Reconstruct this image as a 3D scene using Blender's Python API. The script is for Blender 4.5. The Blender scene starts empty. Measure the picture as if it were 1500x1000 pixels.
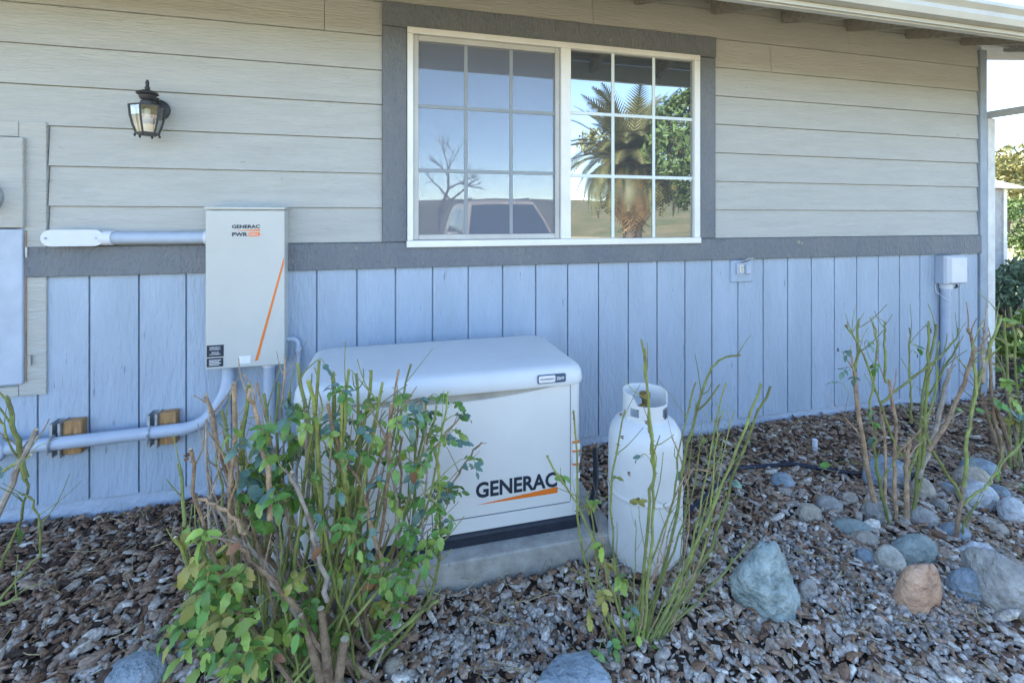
import bpy, bmesh, math, random
import numpy as np
from mathutils import Vector, Matrix, noise
rnd = random.Random(7)
nr = np.random.default_rng(11)
scene = bpy.context.scene
col = scene.collection
R = math.radians

# ---------------------------------------------------------------- camera, sky, sun, exposure
FPX = 700.0; YAW = math.atan(FPX / 2680); CAMH = 1.52; CAMD = 2.9
cam = bpy.data.cameras.new('camera'); cam_o = bpy.data.objects.new('camera', cam); col.objects.link(cam_o)
cam.sensor_width = 36; cam.lens = 36 * FPX / 1500; cam.shift_y = -0.12; cam.clip_end = 1000; cam.clip_start = 0.05
cam_o.location = (0, -CAMD, CAMH); cam_o.rotation_euler = (R(90), 0, -YAW)
scene.camera = cam_o
SUN_EL, SUN_AZ = 38, -38          # the sun stands behind the house, to its left
world = bpy.data.worlds.new('World'); scene.world = world; world.use_nodes = True
wn = world.node_tree.nodes; wl = world.node_tree.links
sky = wn.new('ShaderNodeTexSky'); sky.sky_type = 'NISHITA'; sky.sun_disc = False
sky.sun_elevation = R(SUN_EL); sky.sun_rotation = R(SUN_AZ); sky.air_density = 0.85; sky.dust_density = 0.1; sky.ozone_density = 1.2; sky.altitude = 300
wn['Background'].inputs['Strength'].default_value = 0.15
wl.new(sky.outputs[0], wn['Background'].inputs['Color'])
sun = bpy.data.lights.new('sun', 'SUN'); sun_o = bpy.data.objects.new('sun', sun); col.objects.link(sun_o)
sun.energy = 4.6; sun.angle = R(0.5); sun.color = (1, .95, .87)
sun_o.rotation_euler = (R(-(90 - SUN_EL)), 0, R(-SUN_AZ)); sun_o.location = (6, 10, 12)
scene.view_settings.view_transform = 'Standard'; scene.view_settings.look = 'None'
scene.view_settings.gamma = 1; scene.view_settings.exposure = 2.4

def at(u, v, y=0.0):
    """world point on the vertical plane Y=y that a measured photo position belongs to"""
    r = (u - 750) / FPX; up = (320 - v) / FPX
    t = (CAMD + y) / (math.cos(YAW) - r * math.sin(YAW))
    return Vector(((r * math.cos(YAW) + math.sin(YAW)) * t, y, CAMH + up * t))

# ---------------------------------------------------------------- materials
MATS = {}
def mk(name, colr, rough=.6, var=.12, scale=6, bump=0, bscale=60, stretch=(1, 1, 1), metallic=0, spec=.4, tint=None, objrand=0, detail=6, bdist=.004):
    m = bpy.data.materials.new(name); m.use_nodes = True
    n, l = m.node_tree.nodes, m.node_tree.links
    b = n['Principled BSDF']; b.inputs['Roughness'].default_value = rough; b.inputs['Metallic'].default_value = metallic
    b.inputs['Specular IOR Level'].default_value = spec
    tc = n.new('ShaderNodeTexCoord'); mp = n.new('ShaderNodeMapping'); mp.inputs['Scale'].default_value = stretch
    l.new(tc.outputs['Object'], mp.inputs['Vector'])
    nz = n.new('ShaderNodeTexNoise'); nz.inputs['Scale'].default_value = scale; nz.inputs['Detail'].default_value = detail; nz.inputs['Roughness'].default_value = .65
    l.new(mp.outputs[0], nz.inputs['Vector'])
    rp = n.new('ShaderNodeValToRGB')
    c2 = tint if tint else tuple(c * (1 - 2 * var) for c in colr)
    rp.color_ramp.elements[0].color = (*c2, 1); rp.color_ramp.elements[0].position = .32
    rp.color_ramp.elements[1].color = (*[min(1, c * (1 + var)) for c in colr], 1); rp.color_ramp.elements[1].position = .68
    l.new(nz.outputs['Fac'], rp.inputs['Fac'])
    out = rp.outputs['Color']
    if objrand:
        oi = n.new('ShaderNodeObjectInfo'); hs = n.new('ShaderNodeHueSaturation')
        mr = n.new('ShaderNodeMapRange'); mr.inputs['To Min'].default_value = 1 - objrand; mr.inputs['To Max'].default_value = 1 + objrand
        l.new(oi.outputs['Random'], mr.inputs['Value']); l.new(mr.outputs[0], hs.inputs['Value']); l.new(out, hs.inputs['Color']); out = hs.outputs['Color']
    l.new(out, b.inputs['Base Color'])
    if bump:
        n2 = n.new('ShaderNodeTexNoise'); n2.inputs['Scale'].default_value = bscale; n2.inputs['Detail'].default_value = 5
        l.new(mp.outputs[0], n2.inputs['Vector'])
        bp = n.new('ShaderNodeBump'); bp.inputs['Strength'].default_value = bump; bp.inputs['Distance'].default_value = bdist
        l.new(n2.outputs['Fac'], bp.inputs['Height']); l.new(bp.outputs[0], b.inputs['Normal'])
    MATS[name] = m
    return m
M = MATS
mk('lap_paint', (.45, .445, .41), .55, .04, 2.5, .8, 14, (1, 4, 9), bdist=.009)
mk('plank_paint', (.375, .445, .535), .55, .06, 3, 1, 45, (1.2, 1, .25), bdist=.012)
mk('skirt_paint', (.42, .48, .57), .6, .07, 4, .8, 40, bdist=.01)
mk('trim_paint', (.17, .176, .183), .6, .12, 7, .9, 70, (1, 1, .4), tint=(.15, .165, .185), bdist=.02)
mk('corner_paint', (.30, .35, .41), .6, .08, 5, .4, 60)
mk('vinyl', (.78, .77, .73), .35, .04, 4)
mk('sash', (.50, .49, .46), .4, .06, 6)
mk('muntin', (.68, .75, .74), .35, .03, 5)
mk('gutter', (.52, .52, .47), .45, .05, 3, .1, 20)
mk('eave_wood', (.36, .335, .29), .75, .15, 5, .5, 60, (1, 6, 6))
mk('roof_shingle', (.16, .14, .12), .9, .2, 12, .6, 80)
mk('enamel', (.70, .70, .67), .38, .025, 3, .08, 300)
mk('enamel_lid', (.64, .66, .66), .42, .03, 3, .08, 300)
mk('seam', (.10, .10, .10), .7)
mk('recess_shade', (.42, .40, .35), .7)  # shade of the gap under the generator lid, put into a colour
mk('black_plastic', (.025, .03, .045), .45, .2, 12)
mk('ink', (.02, .03, .05), .5)
mk('white_ink', (.8, .8, .8), .5)
mk('orange_ink', (.80, .19, .02), .45, .03)
mk('badge_blue', (.06, .10, .16), .35)
mk('box_grey', (.52, .52, .485), .4, .03, 3, .05, 200)
mk('conduit_paint', (.42, .48, .57), .45, .06, 8, .15, 60)
mk('fitting_white', (.66, .68, .72), .4, .04, 6)
mk('galvanized', (.45, .48, .50), .4, .2, 25, metallic=.5)
mk('block_wood', (.46, .26, .11), .75, .25, 9, .5, 50, (6, 6, 1))
mk('concrete', (.40, .385, .34), .9, .15, 14, .6, 120)
mk('tank_white', (.68, .69, .68), .42, .04, 5, .1, 40)
mk('brass', (.35, .25, .10), .4, .2, 20, metallic=.8)
mk('rust', (.18, .09, .04), .8, .3, 20)
mk('hose', (.02, .024, .03), .45)
mk('drip_hose', (.012, .02, .045), .4)
mk('lamp_metal', (.035, .035, .04), .45, .3, 30, metallic=.2, tint=(.05, .047, .042))
mk('candle', (.75, .72, .62), .5)
mk('soil', (.085, .062, .045), .95, .3, 25, .8, 90)
mk('yard', (.40, .33, .21), .95, .25, .7, .4, 20, tint=(.28, .25, .12))
mk('hill_soil', (.14, .11, .06), .95, .3, .35, .4, 6, tint=(.07, .085, .03))
mk('cut_wood', (.62, .52, .34), .8, .15, 60)
mk('cane_green', (.23, .27, .07), .5, .2, 18, .5, 120, tint=(.14, .14, .05), objrand=.3, bdist=.01)
mk('cane_brown', (.38, .27, .17), .75, .25, 22, .9, 130, tint=(.19, .12, .07), objrand=.3, bdist=.01)
mk('cane_grey', (.32, .28, .23), .8, .25, 25, .6, 130, tint=(.17, .13, .10), objrand=.2)
for nm, c in (('leaf_green', (.13, .27, .045)), ('leaf_blue', (.14, .25, .19)), ('leaf_lime', (.26, .38, .06)), ('leaf_yellow', (.34, .30, .06)), ('leaf_brown', (.30, .13, .05))):
    mk(nm, c, .42, .18, 40, .3, 90, objrand=.3, spec=.5)
mk('flower_dry', (.22, .11, .055), .9, .3, 40)
mk('yellow_petal', (.75, .42, .05), .6, .15, 40)
mk('tree_leaf', (.21, .20, .07), .6, .3, 3, objrand=.1)
mk('tree_leaf_b', (.12, .19, .05), .6, .3, 3, objrand=.1)
mk('sage_leaf', (.19, .27, .17), .6, .2, 20)
mk('bark', (.13, .10, .075), .9, .3, 20, .7, 60)
mk('palm_leaf', (.15, .145, .055), .55, .3, 6)
mk('palm_dead', (.34, .22, .11), .8, .25, 6)
mk('fruit_orange', (.75, .33, .04), .6, .2, 12)
mk('shed_white', (.70, .70, .68), .5)
mk('shed_grey', (.30, .31, .33), .6)
mk('car_paint', (.42, .35, .28), .3, .02, 3, spec=.6)
mk('car_glass', (.02, .025, .03), .06, .1, 3, spec=1.0)
mk('tyre', (.02, .02, .02), .8)
mk('rim', (.5, .5, .5), .3, metallic=.8)
mk('lens', (.7, .72, .74), .1)
mk('fire_wood', (.36, .20, .11), .85, .3, 15, .5, 60)
mk('kerb', (.55, .50, .42), .85)
mk('curtain', (.20, .24, .33), .9, .15, 4)

def fleck(name, sc, stretch, thr, dark):
    m = M[name]; n, l = m.node_tree.nodes, m.node_tree.links; b = n['Principled BSDF']; src = b.inputs['Base Color'].links[0].from_socket
    tc = n.new('ShaderNodeTexCoord'); mp = n.new('ShaderNodeMapping'); mp.inputs['Scale'].default_value = stretch; l.new(tc.outputs['Object'], mp.inputs[0])
    nz = n.new('ShaderNodeTexNoise'); nz.inputs['Scale'].default_value = sc; nz.inputs['Detail'].default_value = 3; l.new(mp.outputs[0], nz.inputs['Vector'])
    mr = n.new('ShaderNodeMapRange'); mr.inputs['From Min'].default_value = thr; mr.inputs['From Max'].default_value = thr + .05; l.new(nz.outputs['Fac'], mr.inputs[0])
    mx = n.new('ShaderNodeMix'); mx.data_type = 'RGBA'; l.new(mr.outputs[0], mx.inputs['Factor']); l.new(src, mx.inputs['A']); mx.inputs['B'].default_value = (*dark, 1); l.new(mx.outputs['Result'], b.inputs['Base Color'])
fleck('plank_paint', 60, (1, 1, .12), .70, (.20, .23, .28)); fleck('lap_paint', 26, (.5, 1, 1), .735, (.30, .28, .24)); fleck('trim_paint', 16, (1, 1, 1), .72, (.40, .34, .24))
fleck('tank_white', 30, (1, 1, .6), .74, (.45, .42, .36)); fleck('concrete', 40, (1, 1, 1), .68, (.24, .22, .19))
def glass_mat(name, base, refl, rough):
    m = bpy.data.materials.new(name); m.use_nodes = True
    n, l = m.node_tree.nodes, m.node_tree.links
    out = n['Material Output']; d = n['Principled BSDF']
    d.inputs['Base Color'].default_value = (*base, 1); d.inputs['Roughness'].default_value = .6
    g = n.new('ShaderNodeBsdfGlossy'); g.inputs['Roughness'].default_value = rough; g.inputs['Color'].default_value = (.92, .96, .96, 1)
    nz = n.new('ShaderNodeTexNoise'); nz.inputs['Scale'].default_value = 2.2; nz.inputs['Detail'].default_value = 1
    tc = n.new('ShaderNodeTexCoord'); l.new(tc.outputs['Object'], nz.inputs['Vector'])
    bp = n.new('ShaderNodeBump'); bp.inputs['Strength'].default_value = .07; bp.inputs['Distance'].default_value = .02
    l.new(nz.outputs['Fac'], bp.inputs['Height']); l.new(bp.outputs[0], g.inputs['Normal'])
    mx = n.new('ShaderNodeMixShader'); mx.inputs[0].default_value = refl
    l.new(d.outputs[0], mx.inputs[1]); l.new(g.outputs[0], mx.inputs[2]); l.new(mx.outputs[0], out.inputs['Surface'])
    MATS[name] = m
glass_mat('window_glass', (.03, .035, .04), .36, .004)
glass_mat('window_glass_curtain', (.16, .20, .30), .36, .012)
m = bpy.data.materials.new('lamp_glass'); m.use_nodes = True
n, l = m.node_tree.nodes, m.node_tree.links
tr = n.new('ShaderNodeBsdfTransparent'); tr.inputs[0].default_value = (.9, .93, .92, 1); gl = n.new('ShaderNodeBsdfGlossy'); gl.inputs['Roughness'].default_value = .08
mx = n.new('ShaderNodeMixShader'); mx.inputs[0].default_value = .22
l.new(tr.outputs[0], mx.inputs[1]); l.new(gl.outputs[0], mx.inputs[2]); l.new(mx.outputs[0], n['Material Output'].inputs['Surface']); M['lamp_glass'] = m
m = bpy.data.materials.new('insect_screen'); m.use_nodes = True
n, l = m.node_tree.nodes, m.node_tree.links
tr = n.new('ShaderNodeBsdfTransparent'); mx = n.new('ShaderNodeMixShader'); mx.inputs[0].default_value = .28
n['Principled BSDF'].inputs['Base Color'].default_value = (.20, .21, .24, 1); n['Principled BSDF'].inputs['Roughness'].default_value = .7
l.new(tr.outputs[0], mx.inputs[1]); l.new(n['Principled BSDF'].outputs[0], mx.inputs[2]); l.new(mx.outputs[0], n['Material Output'].inputs['Surface']); M['insect_screen'] = m

def attr_mat(name, stops, rough=.85, bump=.5):
    """colour of each loose piece comes from its own random value"""
    m = bpy.data.materials.new(name); m.use_nodes = True
    n, l = m.node_tree.nodes, m.node_tree.links; b = n['Principled BSDF']; b.inputs['Roughness'].default_value = rough; b.inputs['Specular IOR Level'].default_value = .3
    a = n.new('ShaderNodeAttribute'); a.attribute_name = 'rnd'
    rp = n.new('ShaderNodeValToRGB'); rp.color_ramp.interpolation = 'LINEAR'
    els = rp.color_ramp.elements
    while len(els) < len(stops): els.new(.5)
    for e, (p, c) in zip(els, stops): e.position = p; e.color = (*c, 1)
    l.new(a.outputs['Fac'], rp.inputs['Fac'])
    tc = n.new('ShaderNodeTexCoord'); nz = n.new('ShaderNodeTexNoise'); nz.inputs['Scale'].default_value = 90; nz.inputs['Detail'].default_value = 4
    mp = n.new('ShaderNodeMapping'); l.new(tc.outputs['Object'], mp.inputs[0]); l.new(mp.outputs[0], nz.inputs['Vector'])
    mr = n.new('ShaderNodeMapRange'); mr.inputs['From Min'].default_value = .3; mr.inputs['From Max'].default_value = .7; mr.inputs['To Min'].default_value = .55; mr.inputs['To Max'].default_value = 1.35
    l.new(nz.outputs['Fac'], mr.inputs[0])
    mu = n.new('ShaderNodeVectorMath'); mu.operation = 'SCALE'; l.new(rp.outputs[0], mu.inputs[0]); l.new(mr.outputs[0], mu.inputs['Scale'])
    l.new(mu.outputs[0], b.inputs['Base Color'])
    bp = n.new('ShaderNodeBump'); bp.inputs['Strength'].default_value = bump; bp.inputs['Distance'].default_value = .004
    l.new(nz.outputs['Fac'], bp.inputs['Height']); l.new(bp.outputs[0], b.inputs['Normal'])
    MATS[name] = m
attr_mat('bark_chip', [(0, (.07, .045, .032)), (.2, (.24, .135, .078)), (.42, (.38, .25, .165)), (.62, (.43, .36, .29)), (.85, (.57, .51, .445)), (1, (.74, .67, .56))])
attr_mat('gravel', [(0, (.20, .18, .16)), (.5, (.34, .31, .27)), (1, (.55, .50, .44))])
attr_mat('straw', [(0, (.16, .10, .05)), (.5, (.33, .24, .12)), (1, (.48, .40, .24))], bump=0)

# ---------------------------------------------------------------- mesh helpers
def link(name, me, mat, parent=None):
    o = bpy.data.objects.new(name, me); col.objects.link(o)
    if mat is not None:
        for mm in (mat if isinstance(mat, (list, tuple)) else [mat]): me.materials.append(M[mm] if isinstance(mm, str) else mm)
    if parent is not None: adopt(o, parent)
    return o
def adopt(o, parent):
    o.parent = parent
    off = parent.location if parent.type == 'EMPTY' else Vector((0, 0, 0))     # part meshes are modelled in place
    o.matrix_parent_inverse = Matrix.Translation(-off)
def tag(o, label, cat=None, group=None, kind=None):
    if label: o['label'] = label
    if cat: o['category'] = cat
    if group: o['group'] = group
    if kind: o['kind'] = kind
    return o
def thing(name, loc, label, cat, group=None):
    o = bpy.data.objects.new(name, None); col.objects.link(o); o.location = loc; o.empty_display_size = .1
    return tag(o, label, cat, group)

class MB:
    def __init__(s): s.v = []; s.f = []; s.mi = []
    def poly(s, pts, faces, mi=0):
        b = len(s.v); s.v += [tuple(p) for p in pts]
        for f in faces: s.f.append([b + i for i in f]); s.mi.append(mi)
        return s
    def box(s, x0, x1, y0, y1, z0, z1, mi=0):
        p = [(x0, y0, z0), (x1, y0, z0), (x1, y1, z0), (x0, y1, z0), (x0, y0, z1), (x1, y0, z1), (x1, y1, z1), (x0, y1, z1)]
        return s.poly(p, [(0, 3, 2, 1), (4, 5, 6, 7), (0, 1, 5, 4), (1, 2, 6, 5), (2, 3, 7, 6), (3, 0, 4, 7)], mi)
    def loft(s, rings, cap=True, closed=True, mi=0):
        k = len(rings[0]); pts = [p for r in rings for p in r]; fs = []
        for i in range(len(rings) - 1):
            for j in range(k if closed else k - 1):
                a = i * k + j; b2 = i * k + (j + 1) % k
                fs.append((a, b2, b2 + k, a + k))
        if cap: fs.append(tuple(range(k - 1, -1, -1))); fs.append(tuple((len(rings) - 1) * k + j for j in range(k)))
        return s.poly(pts, fs, mi)
    def tube(s, path, rad, seg=8, mi=0, endmi=None):
        path = [Vector(p) for p in path]; n = len(path)
        if not hasattr(rad, '__len__'): rad = [rad] * n
        up = Vector((0, 0, 1)); rings = []
        t0 = (path[1] - path[0]).normalized()
        nrm = t0.cross(up if abs(t0.z) < .9 else Vector((1, 0, 0))).normalized()
        for i in range(n):
            t = (path[min(i + 1, n - 1)] - path[max(i - 1, 0)]).normalized()
            nrm = (nrm - t * nrm.dot(t)).normalized(); bi = t.cross(nrm)
            rings.append([path[i] + (nrm * math.cos(2 * math.pi * j / seg) + bi * math.sin(2 * math.pi * j / seg)) * rad[i] for j in range(seg)])
        b = len(s.f); s.loft(rings, True, True, mi)
        if endmi is not None: s.mi[-1] = endmi
        return s
    def lathe(s, prof, c, seg=24, mi=0, axis='z'):
        rings = []
        for r, z in prof:
            ring = []
            for j in range(seg):
                a = 2 * math.pi * j / seg
                if axis == 'z': ring.append((c[0] + r * math.cos(a), c[1] + r * math.sin(a), c[2] + z))
                elif axis == 'y': ring.append((c[0] + r * math.cos(a), c[1] - z, c[2] + r * math.sin(a)))
                else: ring.append((c[0] + z, c[1] + r * math.cos(a), c[2] + r * math.sin(a)))
            rings.append(ring)
        return s.loft(rings, True, True, mi)
    def mesh(s, name, smooth=False, recalc=True):
        me = bpy.data.meshes.new(name); me.from_pydata(s.v, [], s.f)
        me.polygons.foreach_set('material_index', s.mi)
        if recalc:
            bm = bmesh.new(); bm.from_mesh(me); bmesh.ops.recalc_face_normals(bm, faces=bm.faces[:]); bm.to_mesh(me); bm.free()
        if smooth:
            me.polygons.foreach_set('use_smooth', [True] * len(me.polygons))
            try: me.set_sharp_from_angle(angle=R(40))
            except Exception: pass
        me.update(); return me
    def build(s, name, mat, parent=None, smooth=False): return link(name, s.mesh(name, smooth), mat, parent)
def bevel(o, w=.004, seg=2):
    md = o.modifiers.new('bevel', 'BEVEL'); md.width = w; md.segments = seg; md.limit_method = 'ANGLE'; md.angle_limit = R(35); return o
def rrect(x0, x1, y0, y1, z, r, k=5):
    pts = []
    for cx, cy, a0 in ((x1 - r, y1 - r, 0), (x0 + r, y1 - r, 90), (x0 + r, y0 + r, 180), (x1 - r, y0 + r, 270)):
        for i in range(k + 1):
            a = R(a0 + 90 * i / k); pts.append((cx + r * math.cos(a), cy + r * math.sin(a), z))
    return pts
def fast_mesh(name, V, F4, rv, mat):
    """many small pieces in one mesh: V (n,3), quads F4 (m,4), rv one random value for each face"""
    me = bpy.data.meshes.new(name); me.vertices.add(len(V)); me.vertices.foreach_set('co', V.astype(np.float32).ravel())
    me.loops.add(F4.size); me.loops.foreach_set('vertex_index', F4.astype(np.int32).ravel())
    me.polygons.add(len(F4)); me.polygons.foreach_set('loop_start', np.arange(0, F4.size, F4.shape[1], dtype=np.int32))
    me.update(calc_edges=True)
    if rv is not None:
        a = me.attributes.new('rnd', 'FLOAT', 'FACE'); a.data.foreach_set('value', rv.astype(np.float32))
    return link(name, me, mat)
def text_part(body, x0, x1, z0, z1, y, mat, parent, bold=.0, name='lettering', shear=0):
    cu = bpy.data.curves.new('t', 'FONT'); cu.body = body; cu.extrude = .002; cu.offset = bold; cu.resolution_u = 3
    o = bpy.data.objects.new('t', cu); col.objects.link(o)
    dg = bpy.context.evaluated_depsgraph_get(); me = bpy.data.meshes.new_from_object(o.evaluated_get(dg))
    bpy.data.objects.remove(o)
    co = np.zeros(len(me.vertices) * 3); me.vertices.foreach_get('co', co); co = co.reshape(-1, 3)
    mn, mx_ = co.min(0), co.max(0); w, h = (mx_ - mn)[:2]
    u = (co[:, 0] - mn[0]) / w; t = (co[:, 1] - mn[1]) / h
    out = np.stack([x0 + u * (x1 - x0), y - .0012 * (co[:, 2] > 0), z0 + t * (z1 - z0)], 1)
    me.vertices.foreach_set('co', out.ravel()); me.update(); me.materials.clear()
    return link(name, me, mat, parent)

# ---------------------------------------------------------------- the setting: ground, bed, hill
def grid_sheet(name, x0, x1, y0, y1, nx, ny, zf, mat):
    v = []; f = []
    for j in range(ny + 1):
        for i in range(nx + 1):
            x = x0 + (x1 - x0) * i / nx; y = y0 + (y1 - y0) * j / ny; v.append((x, y, zf(x, y)))
    for j in range(ny):
        for i in range(nx): a = j * (nx + 1) + i; f.append((a, a + 1, a + nx + 2, a + nx + 1))
    me = bpy.data.meshes.new(name); me.from_pydata(v, [], f); me.polygons.foreach_set('use_smooth', [True] * len(f))
    o = link(name, me, mat); o['kind'] = 'structure'; return o
grid_sheet('ground', -300, 300, -300, 300, 4, 4, lambda x, y: -.03, 'yard')
def bedz(x, y): return .012 + .014 * math.sin(x * 2.1 + 1) * math.cos(y * 2.7) + .008 * math.sin(x * 5.3 + y * 4.1)
grid_sheet('planting_bed', -4.5, 9, -3.6, .0, 120, 40, bedz, 'soil')
grid_sheet('side_bed', 5.0, 12, .0, 5, 40, 30, lambda x, y: .0 + .01 * math.sin(x * 3 + y), 'soil')
def hz(x, y):
    d = math.hypot(x, y); return -.2 + max(0, d - 34) * .085 + .7 * math.sin(x * .11) * math.sin(y * .07 + 1) * min(1, max(0, d - 34) / 10)
hv = []; hf = []
for i in range(61):
    a = R(150 + 240 * i / 60)
    for j in range(9):
        r_ = 33 + j * 9; hv.append((r_ * math.cos(a), r_ * math.sin(a), hz(r_ * math.cos(a), r_ * math.sin(a))))
for i in range(60):
    for j in range(8): a = i * 9 + j; hf.append((a, a + 1, a + 10, a + 9))
me = bpy.data.meshes.new('hill'); me.from_pydata(hv, [], hf); o = link('hill', me, 'hill_soil'); o['kind'] = 'structure'

# ---------------------------------------------------------------- house
house = thing('house', (1.5, 0, 0), 'light blue grey house wall with lap boards above grooved panels', 'house')
HX0, HX1 = -6.0, 4.88
MB().box(HX0, HX1 - .02, .004, 8, -.1, 2.97).build('wall', 'plank_paint', house)
MB().box(HX0, HX1 - .02, -.002, .02, -.1, .10).build('skirt_board', 'skirt_paint', house)
# lower grooved panels: each strip between two grooves
gx = -1.677 - .2155 * 12
seen = {}
while gx < 4.75:
    x0, x1 = gx + .0045, min(gx + .2155 - .0045, 4.79)
    MB().box(x0, x1, -.013, .012, .098, 1.235).build('siding_plank', 'plank_paint', house)
    gx += .2155
# upper lap boards
def lap(x0, x1, z0, z1):
    jit = rnd.uniform(-.001, .001)
    p = [(x0, -.017 + jit, z0), (x1, -.017 + jit, z0), (x1, .02, z0), (x0, .02, z0), (x0, -.004, z1), (x1, -.004, z1), (x1, .02, z1), (x0, .02, z1)]
    MB().poly(p, [(0, 3, 2, 1), (4, 5, 6, 7), (0, 1, 5, 4), (1, 2, 6, 5), (2, 3, 7, 6), (3, 0, 4, 7)]).build('lap_board', 'lap_paint', house)
zs = [1.384] + [1.583 + .2005 * k for k in range(8)]
for k in range(8):
    z0, z1 = zs[k], zs[k + 1] - .003
    if k == 7: z1 = 2.985
    lx = -1.63 if z0 < 1.95 else HX0
    if z0 < 2.7:
        if k == 6: lap(lx, -.345, z0, z1); lap(-.342, -.03, z0, z1)
        else: lap(lx, -.03, z0, z1)
        if k == 6: lap(2.222, 2.70, z0, z1); lap(2.703, 4.79, z0, z1)
        else: lap(2.222, 4.79, z0, z1)
    else:
        lap(lx, -1.2, z0, z1); lap(-1.197, 1.3, z0, z1); lap(1.303, 3.42, z0, z1); lap(3.423, 4.79, z0, z1)
    if lx > -2: lap(HX0, -1.95, z0, z1)
# trim boards
def trim(x0, x1, z0, z1, y=-.034, name='trim_board', mat='trim_paint'): return bevel(MB().box(x0, x1, y, .015, z0, z1).build(name, mat, house), .003, 1)
trim(-1.715, 4.80, 1.230, 1.380)
trim(-.028, .112, 1.383, 2.640, -.030); trim(2.088, 2.222, 1.383, 2.637, -.030); trim(-.03, 2.224, 2.642, 2.782)
trim(4.795, 4.872, -.02, 2.93, -.028, 'corner_board', 'corner_paint')
# eave: rafters, deck, fascia, gutter, roof
EX0, EX1 = -6.6, 7.6
def roofz(y, base): return base + y * .333
for k in range(24):
    x = -6.2 + k * .6
    MB().poly([(x, -.755, roofz(-.755, 2.955)), (x + .04, -.755, roofz(-.755, 2.955)), (x + .04, .05, roofz(.05, 2.955)), (x, .05, roofz(.05, 2.955)),
               (x, -.755, roofz(-.755, 3.06)), (x + .04, -.755, roofz(-.755, 3.06)), (x + .04, .05, roofz(.05, 3.06)), (x, .05, roofz(.05, 3.06))],
              [(0, 3, 2, 1), (4, 5, 6, 7), (0, 1, 5, 4), (1, 2, 6, 5), (2, 3, 7, 6), (3, 0, 4, 7)]).build('rafter', 'eave_wood', house)
    if k < 23: MB().box(x + .042, x + .598, -.008, .02, 2.988, 3.055).build('blocking', 'lap_paint', house)
rd = MB()
rd.poly([(EX0, -.775, roofz(-.775, 3.064)), (EX1, -.775, roofz(-.775, 3.064)), (EX1, 4.2, roofz(4.2, 3.064)), (EX0, 4.2, roofz(4.2, 3.064)),
         (EX0, -.775, roofz(-.775, 3.09)), (EX1, -.775, roofz(-.775, 3.09)), (EX1, 4.2, roofz(4.2, 3.09)), (EX0, 4.2, roofz(4.2, 3.09)),
         (EX0, 9.175, roofz(-.775, 3.064)), (EX1, 9.175, roofz(-.775, 3.064)), (EX0, 9.175, roofz(-.775, 3.09)), (EX1, 9.175, roofz(-.775, 3.09))],
        [(0, 3, 2, 1), (4, 5, 6, 7), (0, 1, 5, 4), (0, 4, 7, 3), (1, 2, 6, 5), (3, 8, 9, 2), (7, 6, 11, 10), (8, 10, 11, 9), (3, 7, 10, 8), (2, 9, 11, 6)], 0)
rd.build('roof', ['eave_wood'], house)
MB().poly([(EX0, -.80, roofz(-.80, 3.096)), (EX1, -.80, roofz(-.80, 3.096)), (EX1, 4.2, roofz(4.2, 3.096)), (EX0, 4.2, roofz(4.2, 3.096)), (EX1, 9.2, roofz(-.80, 3.096)), (EX0, 9.2, roofz(-.80, 3.096))],
          [(0, 1, 2, 3), (3, 2, 4, 5)]).build('shingles', 'roof_shingle', house)
MB().poly([(HX0, 0.05, 2.9), (HX0, 8, 2.9), (HX0, 4.2, 4.35), (HX1 - .03, .05, 2.9), (HX1 - .03, 8, 2.9), (HX1 - .03, 4.2, 4.35)], [(0, 2, 1), (3, 4, 5)]).build('gable', 'lap_paint', house)
bevel(MB().box(EX0, EX1, -.795, -.757, 2.655, 2.80).build('fascia', 'gutter', house), .003, 1)
MB().box(EX0, EX1, -.812, -.798, 2.662, 2.684).build('fascia_strip', 'gutter', house)
g = MB(); prof = [(y_ - .32, z_ - .218) for y_, z_ in [(-.478, 2.905), (-.545, 2.905), (-.562, 2.935), (-.560, 2.962), (-.588, 2.985), (-.588, 3.005), (-.582, 3.005), (-.582, 2.988), (-.553, 2.965), (-.555, 2.937), (-.54, 2.912), (-.478, 2.912)]]
g.loft([[(x, p[0], p[1]) for p in prof] for x in (EX0, EX1)]); g.build('gutter', 'gutter', house)

# window: part of the house, its frame, sashes, muntins and panes sub-parts
win = MB().box(.112, 2.088, .012, .03, 1.352, 2.645).build('window', 'vinyl', house)
def wbox(name, x0, x1, z0, z1, y0, y1, mat): return bevel(MB().box(x0, x1, y0, y1, z0, z1).build(name, mat, win), .003, 1)
WX0, WX1, WZ0, WZ1 = .114, 2.086, 1.354, 2.642
wbox('frame', WX0, WX0 + .035, WZ0 + .037, WZ1 - .037, -.046, .012, 'vinyl'); wbox('frame', WX1 - .045, WX1, WZ0 + .037, WZ1 - .037, -.046, .012, 'vinyl')
wbox('frame', WX0, WX1, WZ1 - .036, WZ1, -.047, .012, 'vinyl'); wbox('sill', WX0 - .004, WX1 + .004, WZ0 - .004, WZ0 + .036, -.052, .012, 'vinyl')
wbox('mullion', 1.068, 1.135, WZ0 + .037, WZ1 - .037, -.046, .012, 'vinyl')
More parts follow.
